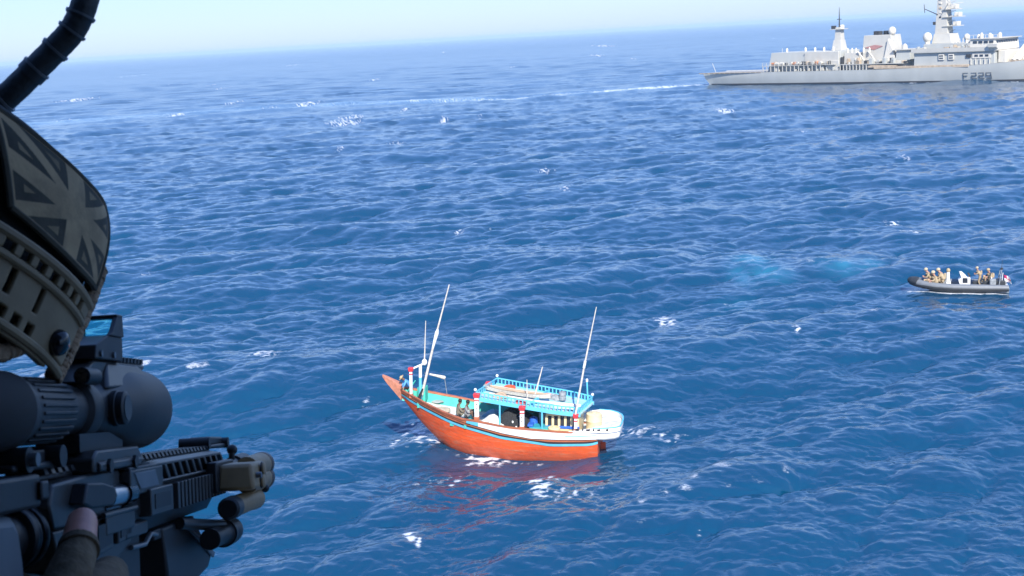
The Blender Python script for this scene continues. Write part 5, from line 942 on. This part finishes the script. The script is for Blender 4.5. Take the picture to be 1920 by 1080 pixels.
def helmet(body, off):
    X = off @ HELM_M
    def rim(a): return lerp(a % 360, [0, 35, 62, 80, 110, 150, 180, 210, 250, 280, 298, 325, 360], [.012, -.005, -.06, -.075, -.055, -.055, -.06, -.055, -.055, -.075, -.06, -.005, .012])
    b = MB(); N = 72; rr = []
    for j in range(15):
        t = j / 14; rr.append([shell(360 * i / N, rim(360 * i / N) + (.1189 - rim(360 * i / N)) * math.sin(t * math.pi / 2)) for i in range(N)])
    b.loft(rr, True, False); h = b.xf(X).build('helmet', M_SHELL, body, smooth=60)
    md = h.modifiers.new('thick', 'SOLIDIFY'); md.thickness = .008; md.offset = -1
    def sheet(nm, m, f, nu, nv, hole=None, th=.004, midx=None, ms=None, par=h):
        """curved plate f(u,v); cells where hole(u,v) are left open"""
        q = MB(); key = {}; 
        for i in range(nu):
            for j in range(nv):
                u, v = (i + .5) / nu, (j + .5) / nv
                if hole and hole(u, v): continue
                ids = []
                for (ii, jj) in ((i, j), (i + 1, j), (i + 1, j + 1), (i, j + 1)):
                    if (ii, jj) not in key: key[(ii, jj)] = len(q.v); q.v.append(tuple(X @ f(ii / nu, jj / nv)))
                    ids.append(key[(ii, jj)])
                q.f.append(tuple(ids)); q.m.append(midx(u, v) if midx else 0)
        o = q.build(nm, ms or m, par, smooth=50)
        s = o.modifiers.new('thick', 'SOLIDIFY'); s.thickness = th; s.offset = 0; return o
    RA0, RA1, RZ0, RZ1 = 34., 128., -.050, .012
    def rz(u, v): return RZ0 + (RZ1 - RZ0) * v + .012 * (u - .2) * 0
    def rail_f(u, v): return shell(RA0 + (RA1 - RA0) * u, rz(u, v), .009 + .002 * (v > .8))
    def rail_h(u, v):
        n = 17; q = (u * n) % 1; k = int(u * n)
        if .80 < v < .93 and .22 < q < .78 and k >= 1: return True
        if .14 < v < .27 and .22 < q < .78 and 4 <= k: return True
        q2 = (u * 8.5 + .15) % 1
        if .38 < v < .68 and abs(q2 - .5) < .12 and u > .2: return True
        if u < .12 and v < .5 - u * 2.2 and v < .18: return True
        return False
    r = sheet('rail', M_RAIL, rail_f, 170, 44, rail_h, .005)
    for v, w_ in ((.965, .0034), (.735, .0026), (.08, .003)):
        MB().tube([X @ shell(RA0 + (RA1 - RA0) * u, rz(u, v), .0125) for u in np.linspace(.0, 1, 40)], w_, 8).build('rail_ridge', M_RAIL, r)
    c = shell(RA0 + 11, RZ0 + .019, .012); n = (shell(RA0 + 11, RZ0 + .019, .03) - c).normalized(); b = MB(); b.lathe([(-.003, .0085), (.002, .0085), (.005, .007), (.0068, .004), (.0074, .0005)], X @ c, (X.to_3x3() @ n), 24); b.build('rail_bolt', M_LENS, h)
    # flag patch: curved panel with the union flag in subdued tones
    PA0, PA1, PZ0, PZ1 = 30., 91., .028, .089
    def pf(u, v, o=.006):
        a = PA1 + (PA0 - PA1) * u - 13 * (1 - v) * (1 - u); return shell(a, PZ0 + (PZ1 - PZ0) * v - .004 * math.sin(u * 3), o + .006 * max(0, u - .6))
    def flag(u, v):
        if u < .035 or u > .965 or v < .05 or v > .95: return 1 if (u < .02 or u > .98 or v < .03 or v > .97) else 0
        x, y = (u - .5) * 2, (v - .5) * 2
        if abs(x) < .16 or abs(y) < .22: return 0
        d = abs(abs(x) - abs(y)) / 1.414
        if d < .10: return 0
        e = min(abs(x) - .16, abs(y) - .22, d - .10, .93 - abs(x), .9 - abs(y)); return 1 if e < .12 else 2
    sheet('flag_patch', None, pf, 210, 130, None, .004, flag, [M_PATCH, M_PATD, mat('patch_olive', (.29, .215, .12), .9, var=.3, scale=40, bump=.3, bscale=500)])
    MB().tube([X @ pf(u, v, .0075) for u, v in [(t, 0) for t in np.linspace(0, 1, 20)] + [(1, t) for t in np.linspace(0, 1, 12)] + [(t, 1) for t in np.linspace(1, 0, 20)] + [(0, t) for t in np.linspace(1, 0, 12)]], .0022, 6).build('patch_border', M_PATD, h)
    # fleecy rim at the brow and temple
    g = random.Random(4); pts = []; rad = []
    for a in np.linspace(-75, 75, 260):
        pts.append(X @ (shell(a, rim(a) + .004, .001) + Vector((.004, 0, -.002)) + Vector([g.uniform(-.0004, .0004) for _ in range(3)]))); rad.append(.0055 + g.uniform(-.0005, .0005))
    MB().tube(pts, rad, 12).build('fleece_rim', M_FLEECE, h, smooth=170)
    pts = []; rad = []
    for z in np.linspace(.045, -.044, 160): pts.append(X @ (shell(26 + 60 * max(0, -.02 - z), z, .007) + Vector([g.uniform(-.0004, .0004) for _ in range(3)]))); rad.append(.0060 + g.uniform(-.0004, .0005))
    MB().tube(pts, rad, 14).build('fleece_edge', M_FLEECE, h, smooth=170)
    MB().ball((0, 0, 0), 1, 20).xf(X @ Matrix.Translation((.035, -.088, -.082)) @ Matrix.Diagonal((.052, .034, .055, 1))).build('ear_defender', M_SHELL, h)
    for s in (-1,):
        MB().tube([X @ shell(70, -.06, -.004), X @ (Vector((.07, -.118, -.10))), X @ (Vector((.085, -.06, -.15))), X @ (Vector((.09, .0, -.155)))], [.006, .007, .008, .008], 8).build('chin_strap', M_CAMO, h)
        MB().tube([X @ shell(105, -.055, -.004), X @ (Vector((.03, -.122, -.105))), X @ Vector((.07, -.118, -.10))], [.005, .006, .006], 8).build('rear_strap', M_CAMO, h)
gunner()
HAZE=0.00015
# ================================================================ AIR
hz = MB().box(-18600, 18600, -18600, 18600, -4.2, 30).build('haze', [], None, smooth=0)
hm = bpy.data.materials.new('sea_haze'); hm.use_nodes = True; hn = hm.node_tree.nodes
hn.remove(hn['Principled BSDF']); pv = hn.new('ShaderNodeVolumePrincipled')
pv.inputs['Color'].default_value = (.68, .87, 1, 1); pv.inputs['Density'].default_value = HAZE; pv.inputs['Anisotropy'].default_value = .0
hm.node_tree.links.new(pv.outputs[0], hn['Material Output'].inputs['Volume']); hz.data.materials.append(hm); tag(hz, kind='stuff')
SC.cycles.volume_bounces = 1
